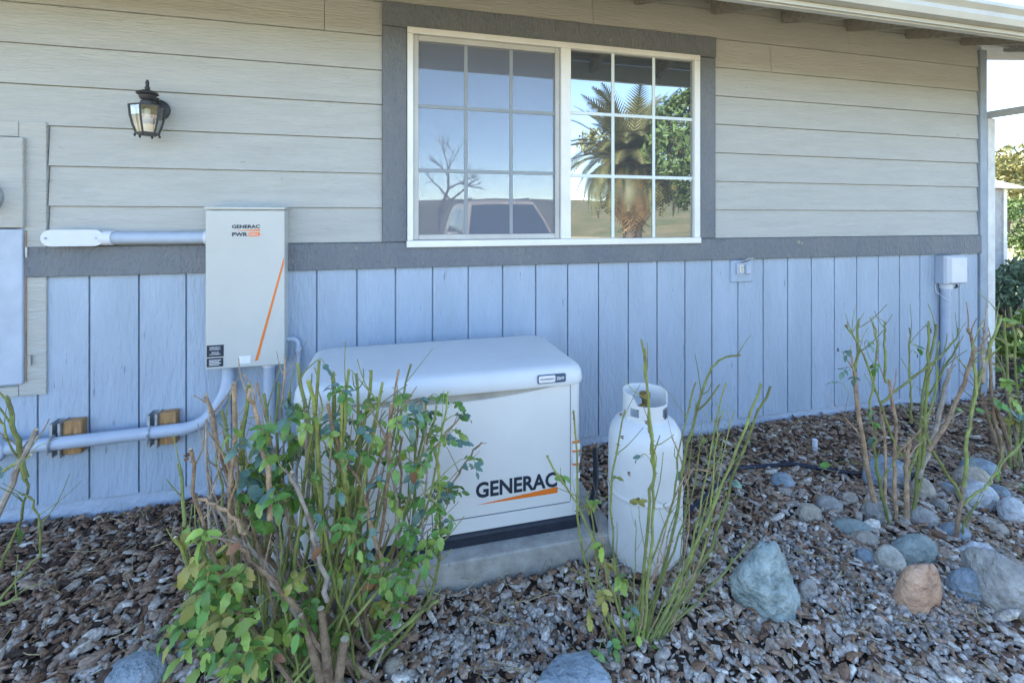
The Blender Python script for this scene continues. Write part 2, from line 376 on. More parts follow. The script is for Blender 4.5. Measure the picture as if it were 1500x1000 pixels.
# left sash with screen
LX0, LX1, LZ0, LZ1 = .150, 1.066, 1.392, 2.604
for a in ((LX0, LX0 + .03, LZ0, LZ1), (LX1 - .03, LX1, LZ0, LZ1), (LX0 + .031, LX1 - .031, LZ1 - .032, LZ1), (LX0 + .031, LX1 - .031, LZ0, LZ0 + .032)):
    wbox('sash', a[0], a[1], a[2], a[3], -.026, .008, 'sash')
def panes(x0, x1, z0, z1, y, mat, mun):
    nx, nz = 3, 3
    for i in range(nx):
        for j in range(nz):
            a, b = x0 + (x1 - x0) * i / nx, x0 + (x1 - x0) * (i + 1) / nx; c, d = z0 + (z1 - z0) * j / nz, z0 + (z1 - z0) * (j + 1) / nz
            MB().box(a + .0002, b - .0002, y, y + .004, c + .0002, d - .0002).build('pane', mat, win)
    for i in (1, 2):
        x = x0 + (x1 - x0) * i / nx; wbox('muntin', x - .011, x + .011, z0, z1, y - .006, y - .001, mun)
        z = z0 + (z1 - z0) * i / nz; wbox('muntin', x0, x1, z - .011, z + .011, y - .0065, y - .0015, mun)
panes(LX0 + .03, LX1 - .03, LZ0 + .032, LZ1 - .032, -.002, 'window_glass_curtain', 'muntin')
MB().box(LX0 + .02, LX1 - .02, -.0205, -.020, LZ0 + .02, LZ1 - .02).build('insect_screen', 'insect_screen', win)
panes(1.137, WX1 - .046, WZ0 + .037, WZ1 - .037, -.020, 'window_glass', 'muntin')

# ---------------------------------------------------------------- wall lantern
LXc, LYc = -1.157, -.135
lan = thing('wall_lantern', (LXc, 0, 1.93), 'dark metal carriage wall lantern with glass sides on the lap boards', 'lantern')
MB().lathe([(.055, 0), (.055, .012), (.04, .022)], (LXc, -.010, 2.085), 20, axis='y').build('backplate', 'lamp_metal', lan, True)
MB().tube([(LXc, -.025, 2.06), (LXc + .02, -.06, 2.10), (LXc + .03, -.10, 2.125), (LXc + .015, -.13, 2.118), (LXc, -.135, 2.10)], .008, 8).build('arm', 'lamp_metal', lan, True)
MB().lathe([(.004, .075), (.009, .06), (.007, .045), (.012, .035), (.010, .028), (.045, .012), (.048, .004), (.036, -.004), (.032, -.02), (.022, -.028), (.03, -.034), (.03, -.05), (.012, -.055)], (LXc, LYc, 2.135), 20).build('cap', 'lamp_metal', lan, True)
def hexring(r, z, off=30): return [Vector((LXc + r * math.cos(R(60 * i + off)), LYc + r * math.sin(R(60 * i + off)), z)) for i in range(6)]
lv = [(.074, 2.078), (.070, 2.03), (.060, 1.985), (.047, 1.945)]
MB().loft([hexring(.030, 2.088), hexring(.078, 2.080), hexring(.078, 2.074), hexring(.030, 2.080)]).build('roof_plate', 'lamp_metal', lan)
MB().loft([hexring(.052, 1.946), hexring(.050, 1.936), hexring(.02, 1.932)]).build('bottom_ring', 'lamp_metal', lan)
for i in range(6):
    path = [hexring(r, z)[i] for r, z in lv]; MB().tube(path, .0045, 6).build('bar', 'lamp_metal', lan, True)
    rows = [(hexring(r - .002, z)[i], hexring(r - .002, z)[(i + 1) % 6]) for r, z in lv]
    p = [q for ab in rows for q in ab]; MB().poly(p, [(0, 1, 3, 2), (2, 3, 5, 4), (4, 5, 7, 6)]).build('glass_pane', 'lamp_glass', lan)
    e = hexring(.05, 1.932)[i]; MB().lathe([(.003, -.008), (.006, 0), (.003, .006)], e, 8).build('foot', 'lamp_metal', lan)
MB().lathe([(.022, 0), (.022, .075), (.012, .08), (.012, .12), (.004, .125)], (LXc, LYc, 1.944), 16).build('candle_tube', 'candle', lan, True)

# ---------------------------------------------------------------- meter cabinet at the left
met = thing('meter_cabinet', (-2.0, 0, .65), 'flush painted electric meter cabinet with hinged lower door', 'meter cabinet')
for a in ((-1.745, -1.635, .65, 1.996), (-2.6, -1.747, 1.92, 1.996), (-2.6, -1.747, .65, .70)):
    bevel(MB().box(a[0], a[1], -.026, .01, a[2], a[3]).build('frame_board', 'lap_paint', met), .002, 1)
bevel(MB().box(-2.4, -1.715, -.050, .01, 1.475, 1.915).build('meter_panel', 'lap_paint', met), .006, 2)
bevel(MB().box(-2.4, -1.72, -.044, .01, .712, 1.468).build('door', 'conduit_paint', met), .006, 2)
MB().box(-1.7155, -1.712, -.03, .0, .72, 1.46).build('edge_gap', 'block_wood', met)
MB().lathe([(.085, 0), (.085, .03), (.07, .05), (.068, .10), (.05, .11)], (-1.88, -.048, 1.62), 28, axis='y').build('meter_dial', 'lens', met, True)
MB().lathe([(.092, 0), (.092, .025), (.08, .026)], (-1.88, -.048, 1.62), 28, axis='y').build('dial_ring', 'galvanized', met, True)
MB().box(-1.70, -1.69, -.04, -.026, .80, .85).build('hasp', 'galvanized', met)
MB().box(-1.712, -1.703, -.04, -.026, 1.33, 1.38).build('hinge', 'galvanized', met)

# ---------------------------------------------------------------- conduit fitting and pipe to the switch box
fit = thing('conduit_run', (-1.3, 0, 1.38), 'white oval conduit fitting and short pipe leading into the grey switch box', 'conduit')
def oval(x0, x1, zc, r, y):
    pts = []
    for i in range(13): a = R(90 + 180 * i / 12); pts.append((x0 + r + r * math.cos(a), y, zc + r * math.sin(a)))
    for i in range(13): a = R(-90 + 180 * i / 12); pts.append((x1 - r + r * math.cos(a), y, zc + r * math.sin(a)))
    return pts
bevel(MB().loft([oval(-1.615, -1.37, 1.424, .036, -.03), oval(-1.615, -1.37, 1.424, .036, -.085)]).build('fitting_body', 'conduit_paint', fit), .004, 2)
bevel(MB().loft([oval(-1.622, -1.362, 1.424, .041, -.086), oval(-1.622, -1.362, 1.424, .041, -.092)]).build('cover_plate', 'fitting_white', fit), .002, 2)
for x in (-1.60, -1.385): MB().lathe([(.006, 0), (.006, .003), (.002, .004)], (x, -.092, 1.424), 10, axis='y').build('screw', 'galvanized', fit)
MB().tube([(-1.40, -.062, 1.422), (-.90, -.062, 1.42)], .031, 16).build('pipe', 'conduit_paint', fit, True)
MB().tube([(-1.385, -.062, 1.422), (-1.335, -.062, 1.422)], .037, 16).build('coupling', 'fitting_white', fit, True)
MB().tube([(-.925, -.062, 1.42), (-.902, -.062, 1.42)], .038, 16).build('locknut', 'fitting_white', fit, True)

# ---------------------------------------------------------------- switch box
sb = thing('switch_box', (-.715, 0, .745), 'tall grey electrical switch box with orange slash and dark lettering', 'switch box')
bevel(MB().box(-.900, -.531, -.122, -.012, .748, 1.566).build('enclosure', 'box_grey', sb), .004, 2)
bevel(MB().box(-.902, -.529, -.131, -.1225, .744, 1.560).build('front_cover', 'box_grey', sb), .004, 2)
bevel(MB().box(-.906, -.525, -.138, -.012, 1.567, 1.580).build('top_flange', 'box_grey', sb), .003, 2)
text_part('GENERAC', -.780, -.648, 1.468, 1.487, -.1315, 'ink', sb, .03)
MB().poly([(-.775, -.1322, 1.457), (-.648, -.1322, 1.454), (-.648, -.1322, 1.463)], [(0, 1, 2)]).build('logo_swoosh', 'orange_ink', sb)
text_part('PWR', -.779, -.707, 1.427, 1.447, -.1315, 'ink', sb, .03)
MB().loft([[(p[0], -.1318, p[1]) for p in rrect(-.703, -.648, 1.426, 1.448, 0, .008, 3)], [(p[0], -.1326, p[1]) for p in rrect(-.703, -.648, 1.426, 1.448, 0, .008, 3)]]).build('logo_patch', 'orange_ink', sb)
text_part('CELL', -.698, -.653, 1.431, 1.443, -.1332, 'white_ink', sb, .01)
MB().poly([(-.672, -.1322, .773), (-.658, -.1322, .775), (-.531, -.1322, 1.285), (-.531, -.1322, 1.318)], [(0, 1, 2, 3)]).build('orange_slash', 'orange_ink', sb)
def placard(x0, x1, z0, z1, mat): return MB().box(x0, x1, -.1325, -.1312, z0, z1).build('placard', mat, sb)
placard(-.896, -.818, .808, .868, 'ink'); placard(-.896, -.820, .757, .802, 'ink'); placard(-.748, -.692, .763, .803, 'white_ink')
for i, t in enumerate(('EMERGENCY', 'DISCONNECT')): text_part(t, -.882, -.832, .853 - i * .010, .860 - i * .010, -.1331, 'white_ink', sb, .01)
for i, t in enumerate(('SERVICE', 'EQUIPMENT')): text_part(t, -.882 if i else -.874, -.832 if i else -.840, .827 - i * .010, .834 - i * .010, -.1331, 'white_ink', sb, .01)
for i in range(4): MB().box(-.885, -.83 - .008 * (i % 2), -.1332, -.1326, .789 - i * .008, .7925 - i * .008).build('print_line', 'white_ink', sb)

# pipes below and beside it
def arc_path(pts, r=.06, k=6):
    pts = [Vector(p) for p in pts]; out = [pts[0]]
    for i in range(1, len(pts) - 1):
        a = (pts[i - 1] - pts[i]).normalized(); b = (pts[i + 1] - pts[i]).normalized()
        p0 = pts[i] + a * r; p1 = pts[i] + b * r
        for j in range(k + 1):
            t = j / k; out.append(p0 * (1 - t) ** 2 + pts[i] * 2 * t * (1 - t) + p1 * t * t)
    out.append(pts[-1]); return out
wp = thing('wall_conduit', (-1.2, 0, .40), 'painted conduit along the lower wall rising into the switch box', 'conduit')
MB().tube(arc_path([(-2.6, -.10, .428), (-1.55, -.10, .430), (-.93, -.10, .442), (-.815, -.075, .60), (-.812, -.07, .75)], .09), .031, 14).build('pipe', 'conduit_paint', wp, True)
MB().tube([(-.812, -.07, .60), (-.812, -.07, .66)], .037, 14).build('coupling', 'conduit_paint', wp, True)
MB().lathe([(.06, -.02), (.06, .015), (.055, .02)], (-1.80, -.115, .425), 24, axis='y').build('access_cover', 'conduit_paint', wp, True)
dp = thing('down_conduit', (-.615, 0, .3), 'painted conduit dropping from the switch box and bending toward the generator', 'conduit')
MB().tube(arc_path([(-.615, -.075, .75), (-.615, -.075, .36), (-.52, -.09, .27), (-.38, -.12, .25)], .07), .030, 14).build('pipe', 'conduit_paint', dp, True)
MB().tube([(-.615, -.075, .725), (-.615, -.075, .75)], .036, 14).build('locknut', 'fitting_white', dp, True)
MB().tube([(-.615, -.075, .385), (-.613, -.075, .43)], .0335, 14).build('coupling', 'conduit_paint', dp, True)
sc = thing('small_conduit', (-.5, 0, .3), 'thin painted conduit curving down from the right side of the switch box', 'conduit')
MB().tube(arc_path([(-.532, -.06, .86), (-.475, -.05, .86), (-.475, -.05, .30)], .04), .012, 10).build('pipe', 'conduit_paint', sc, True)
MB().tube([(-.475, -.05, .79), (-.475, -.05, .815)], .018, 10).build('coupling', 'conduit_paint', sc, True)
for i, x in enumerate((-1.545, -1.135)):
    zc = .437
    b = thing('pipe_bracket', (x, 0, zc - .09), 'wooden block and metal strut clamp holding the conduit' + (' near the meter cabinet' if i == 0 else ' below the plain wall'), 'pipe bracket', 'brackets holding the wall conduit')
    bevel(MB().box(x + .0, x + .075, -.066, -.014, zc - .082, zc + .082).build('wood_block', 'block_wood', b), .003, 1)
    s_ = MB(); s_.box(x - .045, x - .041, -.085, -.014, zc - .09, zc + .085); s_.box(x - .002, x - .0005, -.085, -.014, zc - .09, zc + .085); s_.box(x - .041, x - .002, -.018, -.0142, zc - .088, zc + .083)
    s_.box(x - .0408, x - .033, -.0848, -.082, zc - .088, zc + .083); s_.box(x - .011, x - .0022, -.0848, -.082, zc - .088, zc + .083)
    s_.build('strut', 'galvanized', b)
    MB().tube([(x - .022, -.10 + .036 * math.cos(a), zc - .006 + .036 * math.sin(a)) for a in [R(-110 + 220 * k / 10 + 180) for k in range(11)]], .006, 6).build('clamp', 'galvanized', b)
    MB().tube([(x - .022, -.14, zc + .01), (x - .022, -.14, zc - .045)], .004, 6).build('bolt', 'galvanized', b)

# ---------------------------------------------------------------- outlet and junction box
ob = thing('outlet_box', (2.45, 0, 1.06), 'painted outdoor outlet with its flip cover raised under the trim', 'outlet')
bevel(MB().box(2.350, 2.535, -.030, -.0, 1.068, 1.226).build('cover_plate', 'plank_paint', ob), .008, 3)
bevel(MB().box(2.385, 2.505, -.042, -.031, 1.125, 1.205).build('outlet_plate', 'conduit_paint', ob), .003, 2)
bevel(MB().box(2.405, 2.440, -.047, -.0425, 1.138, 1.190).build('socket', 'candle', ob), .003, 2)
for dz in (-.008, .010): MB().box(2.418, 2.428, -.0485, -.0472, 1.162 + dz - .003, 1.162 + dz + .003).build('slot', 'ink', ob)
bevel(MB().box(2.450, 2.485, -.060, -.0425, 1.13, 1.195).build('closed_cover', 'conduit_paint', ob), .003, 2)
MB().poly([(2.40, -.045, 1.205), (2.445, -.045, 1.205), (2.475, -.10, 1.238), (2.43, -.10, 1.238), (2.40, -.045, 1.209), (2.445, -.045, 1.209), (2.475, -.10, 1.243), (2.43, -.10, 1.243)],
          [(0, 3, 2, 1), (4, 5, 6, 7), (0, 1, 5, 4), (1, 2, 6, 5), (2, 3, 7, 6), (3, 0, 4, 7)]).build('flip_cover', 'galvanized', ob)
jb = thing('junction_box', (4.42, 0, .1), 'pale grey weatherproof box with conduit running down to the ground', 'junction box')
bevel(MB().box(4.30, 4.50, -.075, -.014, .995, 1.222).build('back_box', 'conduit_paint', jb), .006, 2)
bevel(MB().loft([[(p[0], -.076, p[1]) for p in rrect(4.298, 4.505, .99, 1.226, 0, .012, 3)], [(p[0], -.10, p[1]) for p in rrect(4.302, 4.50, .995, 1.222, 0, .012, 3)], [(p[0], -.125, p[1]) for p in rrect(4.32, 4.485, 1.01, 1.207, 0, .012, 3)]]).build('cover', 'fitting_white', jb), .003, 2)
MB().tube([(4.365, -.05, .995), (4.365, -.05, -.05)], .033, 14).build('pipe', 'conduit_paint', jb, True)
MB().tube([(4.365, -.05, .955), (4.365, -.05, .994)], .042, 14).build('hub', 'fitting_white', jb, True)
MB().tube([(4.46, -.06, .994), (4.47, -.065, .965), (4.44, -.07, .962)], .008, 6).build('cord_stub', 'black_plastic', jb)
MB().tube([(4.30, -.02, .99), (4.30, -.022, .93), (4.34, -.09, .86), (4.42, -.02, .83)], .003, 5).build('wire', 'fitting_white', jb)

# ---------------------------------------------------------------- side frame at the house corner
fr = thing('gate_frame', (5.0, -.1, 0), 'pale square metal post with weathered top rail beyond the house corner', 'frame')
bevel(MB().box(5.10, 5.19, .10, .19, -.05, 2.40).build('post', 'shed_white', fr), .004, 2)
bevel(MB().poly([(5.07, .20, 2.402), (5.15, .20, 2.402), (5.36, -1.75, 2.402), (5.28, -1.75, 2.402), (5.07, .20, 2.455), (5.15, .20, 2.455), (5.36, -1.75, 2.455), (5.28, -1.75, 2.455)],
        [(0, 3, 2, 1), (4, 5, 6, 7), (0, 1, 5, 4), (1, 2, 6, 5), (2, 3, 7, 6), (3, 0, 4, 7)]).build('top_rail', 'sash', fr), .003, 1)
bevel(MB().box(5.285, 5.35, -1.75, -1.67, -.05, 2.40).build('post', 'shed_white', fr), .004, 2)

# ---------------------------------------------------------------- generator on its pad
pad = bevel(MB().box(-.47, 1.0, -.955, -.10, -.05, .118).build('concrete_pad', 'concrete'), .008, 2)
tag(pad, 'rough concrete pad under the white generator', 'pad')
GX0, GX1, GY0, GY1 = -.352, .866, -.872, -.23
gen = thing('standby_generator', (.26, -.55, .118), 'white home standby generator with lettering and orange wedge on its front', 'generator')
bevel(MB().loft([rrect(GX0 + .004, GX1 - .004, GY0 - .004, GY1, .119, .04), rrect(GX0 + .004, GX1 - .004, GY0 - .004, GY1, .160, .04), rrect(GX0 + .01, GX1 - .01, GY0 + .006, GY1, .172, .04)]).build('base_rail', 'black_plastic', gen), .002, 1)
MB().loft([rrect(GX0 + .006, GX1 - .006, GY0 + .006, GY1 - .01, z, .035) for z in (.173, .77)]).build('enclosure', 'enamel', gen, True)
px0, px1 = GX0 + .07, .800
top = [(px1 - (px1 - px0) * i / 24, .772 - .036 * math.sin(math.pi * min(1, max(0, (i / 24 - .06) / .88))) ** .8) for i in range(25)]
outl = [(px0, .242), (px1, .242)] + top
dv = [(x, GY0 - .003, z) for x, z in outl] + [(x, GY0 + .012, z) for x, z in outl]; k = len(outl)
MB().poly(dv, [tuple(range(k)), tuple(range(2 * k - 1, k - 1, -1))] + [(i, k + i, k + (i + 1) % k, (i + 1) % k) for i in range(k)]).build('front_door', 'enamel', gen)
MB().box(px1 + .001, px1 + .005, GY0 + .002, GY0 + .02, .242, .772).build('door_seam', 'seam', gen)
MB().box(px0, px1, GY0 + .002, GY0 + .02, .236, .241).build('door_seam', 'seam', gen)
MB().box(px0 + .09, px1 - .09, GY0 + .0035, GY0 + .01, .70, .771).build('handle_recess_shade', 'recess_shade', gen)  # flat strip above the door edge, coloured to imitate the recess shade
bevel(MB().box(px0, GX1 - .05, GY0 - .002, GY0 + .02, .176, .235).build('lower_panel', 'enamel', gen), .003, 1)
def lidring(ins, z, r, lift=0): return [(p[0], p[1], z + lift * (p[1] - GY0) / (GY1 - GY0)) for p in rrect(GX0 - .012 + ins, GX1 + .012 - ins, GY0 - .022 + ins, GY1 + .01 - ins, 0, r, 7)]
MB().loft([lidring(.02, .772, .06), lidring(.004, .775, .075), lidring(0, .785, .08), lidring(.004, .822, .08), lidring(.012, .840, .08, -.004), lidring(.028, .852, .075, -.008), lidring(.06, .858, .06, -.012), lidring(.2, .862, .04, -.014)]).build('lid', 'enamel_lid', gen, True)
text_part('GENERAC', .368, .738, .318, .386, GY0 - .0035, 'ink', gen, .03)
MB().poly([(.368, GY0 - .0042, .290), (.74, GY0 - .0042, .290), (.74, GY0 - .0042, .318)], [(0, 1, 2)]).build('logo_wedge', 'orange_ink', gen)
bev = lambda x0, x1, z0, z1, y, d, mat: MB().loft([[(p[0], y, p[1]) for p in rrect(x0, x1, z0, z1, 0, .006, 3)], [(p[0], y - d, p[1]) for p in rrect(x0, x1, z0, z1, 0, .006, 3)]]).build('badge', mat, gen)
LY = GY0 - .0205
bev(.640, .772, .792, .830, LY + .0, .004, 'badge_blue'); bev(.645, .722, .796, .826, LY - .0042, .001, 'white_ink')
text_part('GUARDIAN', .652, .716, .807, .815, LY - .0054, 'badge_blue', gen, .0); text_part('22kW', .728, .764, .804, .818, LY - .0045, 'white_ink', gen, .02)
for zc, h in ((.50, .008), (.46, .008), (.40, .006)): MB().box(.815, .850, GY0 + .001, GY0 + .0057, zc, zc + h).build('warning_stripe', 'orange_ink', gen)
for zc in (.47, .41, .34): MB().box(.815, .850, GY0 + .0012, GY0 + .0056, zc - .002, zc + .026).build('sticker', 'white_ink', gen)
MB().box(.855, .865, -.60, -.58, .70, .73).build('latch', 'black_plastic', gen)
hs = tag(MB().tube(arc_path([(.86, -.45, .33), (.98, -.42, .34), (1.05, -.42, .24), (.99, -.44, .13), (.86, -.46, .12)], .06), .014, 10).build('flexible_conduit', 'galvanized', None, True), 'grey flexible conduit looping out of the generator side', 'conduit')
tag(MB().tube(arc_path([(1.04, -.62, .33), (1.00, -.72, .20), (.93, -.80, .155), (.90, -.90, .14), (.91, -.96, .05)], .05), .014, 10).build('gas_hose', 'hose', None, True), 'black hose running between the tank and the generator pad', 'hose')

# ---------------------------------------------------------------- propane tank
TX, TY = 1.097, -1.013
tk = thing('propane_tank', (TX, TY, 0), 'white steel propane tank with collar standing beside the generator', 'gas tank')
MB().lathe([(.13, .075), (.150, .085), (.1575, .11), (.158, .15), (.158, .33), (.1582, .338), (.1605, .342), (.1605, .350), (.1582, .354), (.158, .362), (.158, .535), (.1565, .56), (.150, .60), (.128, .635), (.09, .655), (.03, .665)], (TX, TY, 0), 40).build('cylinder', 'tank_white', tk, True)
MB().lathe([(.125, -.02), (.127, .09), (.122, .09), (.120, -.02)], (TX, TY, .0), 32).build('foot_ring', 'tank_white', tk, True)
cv = MB(); ro, ri = .095, .091
def colz(a):   # collar top profile with the open front and raised shoulders
    d = math.degrees(a) % 360
    t = abs(((d - 270 + 180) % 360) - 180)
    return .765 if t > 62 else (.725 + .040 * max(0, (t - 45) / 17) if t > 45 else .725)
N = 72
for i in range(N):
    a0, a1 = 2 * math.pi * i / N, 2 * math.pi * (i + 1) / N
    dm = math.degrees((a0 + a1) / 2)
    segs = [(.645, min(colz(a0), colz(a1)))]
    if 290 < dm < 318 or 200 < dm < 226 or 60 < dm < 120: segs = [(.645, .675), (.710, min(colz(a0), colz(a1)))]
    for z0, z1 in segs:
        P_ = lambda r, a, z: (TX + r * math.cos(a), TY + r * math.sin(a), z)
        cv.poly([P_(ro, a0, z0), P_(ro, a1, z0), P_(ri, a1, z0), P_(ri, a0, z0), P_(ro, a0, z1), P_(ro, a1, z1), P_(ri, a1, z1), P_(ri, a0, z1)],
                [(0, 3, 2, 1), (4, 5, 6, 7), (0, 1, 5, 4), (1, 2, 6, 5), (2, 3, 7, 6), (3, 0, 4, 7)])
cv.build('collar', 'tank_white', tk)
MB().lathe([(.02, .66), (.02, .70), (.013, .705), (.013, .73), (.024, .735), (.024, .755), (.008, .76)], (TX, TY, 0), 12).build('valve', 'brass', tk, True)
MB().tube([(TX, TY, .70), (TX - .05, TY - .03, .70)], .012, 8).build('outlet_port', 'brass', tk, True)
lb_ = MB()
for i in range(6):
    a0, a1 = R(296 + i * 3.4), R(296 + (i + 1) * 3.4)
    lb_.poly([(TX + .0965 * math.cos(a0), TY + .0965 * math.sin(a0), .668), (TX + .0965 * math.cos(a1), TY + .0965 * math.sin(a1), .664), (TX + .0965 * math.cos(a1), TY + .0965 * math.sin(a1), .702), (TX + .0965 * math.cos(a0), TY + .0965 * math.sin(a0), .716)], [(0, 1, 2, 3)])
lb_.build('label_plate', 'badge_blue', tk)

# drip hose on the mulch
tag(MB().tube([(1.0, -1.02, .03), (1.5, -.78, .045), (2.0, -.50, .045), (2.35, -.55, .05), (2.62, -.72, .045), (2.9, -.80, .03), (3.3, -.75, .02)], .011, 8).build('drip_hose', 'drip_hose', None, True), 'dark blue black drip hose lying across the bark mulch', 'hose')
for nm, x, y in (('stake', 2.66, -.42),):
    tag(MB().lathe([(.016, -.05), (.016, .10), (.012, .104)], (x, y, 0), 12).build('irrigation_stub', 'fitting_white', None, True), 'short pale pipe stub standing in the mulch near the wall', 'pipe')

# ---------------------------------------------------------------- rocks
def rock_mat(name, c, c2, vein=0):
    mk(name, c, .7, .2, 14, 1, 30, tint=c2, bdist=.03); return name
RM = dict(blue=rock_mat('rock_blue', (.31, .36, .39), (.14, .18, .21)), teal=rock_mat('rock_teal', (.42, .47, .44), (.14, .20, .20)), grey=rock_mat('rock_grey', (.42, .40, .36), (.20, .19, .17)),
          tan=rock_mat('rock_tan', (.48, .41, .32), (.28, .24, .19)), cream=rock_mat('rock_cream', (.58, .54, .44), (.32, .31, .26)), orange=rock_mat('rock_orange', (.62, .38, .24), (.40, .24, .15)),
          green=rock_mat('rock_green', (.27, .31, .28), (.18, .22, .21)), white=rock_mat('rock_white', (.58, .58, .56), (.30, .32, .34)))
def rock(u, v, wpx, hpx, mat, label, depth=1.0, rot=0, rough=.10, seed=0, flat=.45, group=None, lobes=1, taper=0):
    r_ = (u - 750) / FPX; t = (CAMH - .02) / ((v - 320) / FPX)
    x = (r_ * math.cos(YAW) + math.sin(YAW)) * t; y = (math.cos(YAW) - r_ * math.sin(YAW)) * t - CAMD
    w = wpx * t / FPX; h = hpx * t / FPX
    sx = w / 2; sy = w / 2 * depth * .8; sz = h * .62
    bm = bmesh.new(); bmesh.ops.create_icosphere(bm, subdivisions=4, radius=1)
    rs = random.Random(seed * 13 + int(u))
    dirs = [(Vector((rs.gauss(0, 1), rs.gauss(0, 1), rs.gauss(0, 1))).normalized(), (rs.uniform(.52, .80) if rough > .12 else rs.uniform(.72, 1.0))) for _ in range(15 if rough > .12 else 4)]
    ph = [rs.uniform(0, 6) for _ in range(6)]
    for q in bm.verts:
        d = q.co.normalized(); s_ = 1.0
        for dd, cut in dirs:
            c = d.dot(dd)
            if rough > .12:
                if c > cut: s_ = min(s_, cut / c + .02)
            elif c > cut: s_ = min(s_, 1 - (c - cut) * .35)
        s_ *= 1 + rough * .35 * (math.sin(d.x * 3 + ph[0]) * math.cos(d.y * 3 + ph[1]) + .5 * math.sin(d.z * 5 + ph[2] + d.x * 4)) + rough * .10 * math.sin(d.x * 11 + ph[3]) * math.sin(d.y * 12 + ph[4]) * math.sin(d.z * 10 + ph[5])
        o3 = Vector((seed * 3.7, 1.3 * seed, 5.1))
        s_ *= 1 + (rough * .55 * noise.fractal(d * 1.6 + o3, .9, 2.1, 5) if rough > .12 else rough * .5 * noise.fractal(d * 2.0 + o3, 1.0, 2.0, 3))
        if lobes == 2: s_ *= 1 + .16 * math.cos(2 * math.atan2(d.y + .2, d.x - .2))
        q.co = Vector((d.x * sx * s_ * (1 - taper * d.z) - taper * .5 * sx * d.z, d.y * sy * s_ * (1 - taper * .6 * d.z), d.z * sz * s_))
    me = bpy.data.meshes.new('river_rock'); bm.to_mesh(me); bm.free(); me.polygons.foreach_set('use_smooth', [True] * len(me.polygons))
    o = link('river_rock' if rough < .13 else 'boulder', me, RM[mat]); o.location = (x, y + sy * .5, sz * flat); o.rotation_euler = (rs.uniform(-.15, .15), rs.uniform(-.15, .15), -YAW + R(rot))
    tag(o, label, 'rock', group)
    return o
rock(1143, 915, 112, 125, 'teal', 'large angular blue green boulder set alone in the mulch', .75, 0, .24, 1, .5, None, 1, .28)
rock(1303, 712, 78, 62, 'blue', 'blocky blue boulder behind the rose canes', .8, 0, .16, 2, .4)
rock(1152, 718, 36, 30, 'blue', 'small smooth blue stone lying alone near the wall', 1, 0, .06, 3)
rock(1193, 766, 42, 32, 'tan', 'tan stone with a flat face at the edge of the stone cluster', 1, 10, .1, 4)
rock(1222, 752, 44, 28, 'grey', 'grey oval stone just behind the flat faced tan stone', 1, 0, .06, 5)
rock(1250, 742, 32, 30, 'tan', 'small brown angular stone close to the blocky blue boulder', 1, 0, .14, 6)
rock(1293, 768, 42, 40, 'grey', 'round grey stone at the foot of the rose canes', 1, 0, .07, 7)
rock(1253, 786, 60, 32, 'green', 'long flat grey green stone beside a stubby mottled one', .6, -12, .07, 8)
rock(1275, 802, 42, 28, 'tan', 'stubby mottled tan stone in front of the long flat stone', 1, 0, .08, 9)
rock(1272, 826, 29, 28, 'blue', 'small blue stone touching the round cream stone', 1, 0, .08, 10)
rock(1312, 838, 41, 44, 'cream', 'round speckled cream stone beside the large oval stone', 1, 0, .05, 11)
rock(1348, 826, 92, 50, 'green', 'large smooth oval grey green stone below the rose canes', .55, 18, .04, 12, .42)
rock(1357, 897, 66, 80, 'orange', 'lumpy two lobed orange pink stone', .9, 20, .11, 13, .5, None, 2)
rock(1430, 880, 54, 54, 'blue', 'smooth blue stone with a pale line across it', .9, -15, .05, 14)
rock(1490, 900, 120, 110, 'grey', 'big grey brown boulder at the border of the bed', .7, -35, .16, 15, .45)
rock(1446, 824, 56, 44, 'white', 'wedge shaped white faced stone behind the big grey brown boulder', .7, -25, .14, 16)
rock(1407, 790, 44, 28, 'blue', 'pale blue flattened stone beside the lone brown cane', .9, 0, .05, 17)
rock(1360, 772, 42, 34, 'grey', 'grey blue stone with streaks right of the cane clump', .9, 0, .09, 18)
rock(1358, 730, 36, 36, 'tan', 'upright tan grey stone behind the streaked stone', .8, 0, .08, 19)
rock(1433, 712, 52, 34, 'tan', 'smooth brown tan stone next to the white speckled one', .8, 0, .06, 20)
rock(1442, 740, 54, 40, 'white', 'white grey speckled stone in front of the brown tan stone', .8, 0, .07, 21)
rock(1492, 760, 38, 38, 'white', 'pale white rounded stone beyond the wedge shaped stone', .9, 0, .07, 22)
rock(1445, 694, 54, 26, 'blue', 'dark slate blue low stone farthest along the bed', .8, 0, .08, 23)
rock(1187, 884, 30, 46, 'grey', 'small grey stone tucked behind the large blue green boulder', .8, 0, .08, 24)
rock(188, 1015, 92, 52, 'blue', 'low blue grey stone half buried in front of the leafy rose bush', .9, 0, .10, 25)
rock(848, 1030, 165, 66, 'blue', 'broad blue stone with white veins below the bare rose', .7, 0, .13, 26)
rock(90, 978, 36, 26, 'grey', 'small angular grey stone lying in mulch near the low plant', 1, 0, .14, 27)
rock(528 + 50, 985, 34, 26, 'tan', 'small tan stone by the foot of the leafy rose bush', 1, 0, .10, 28)

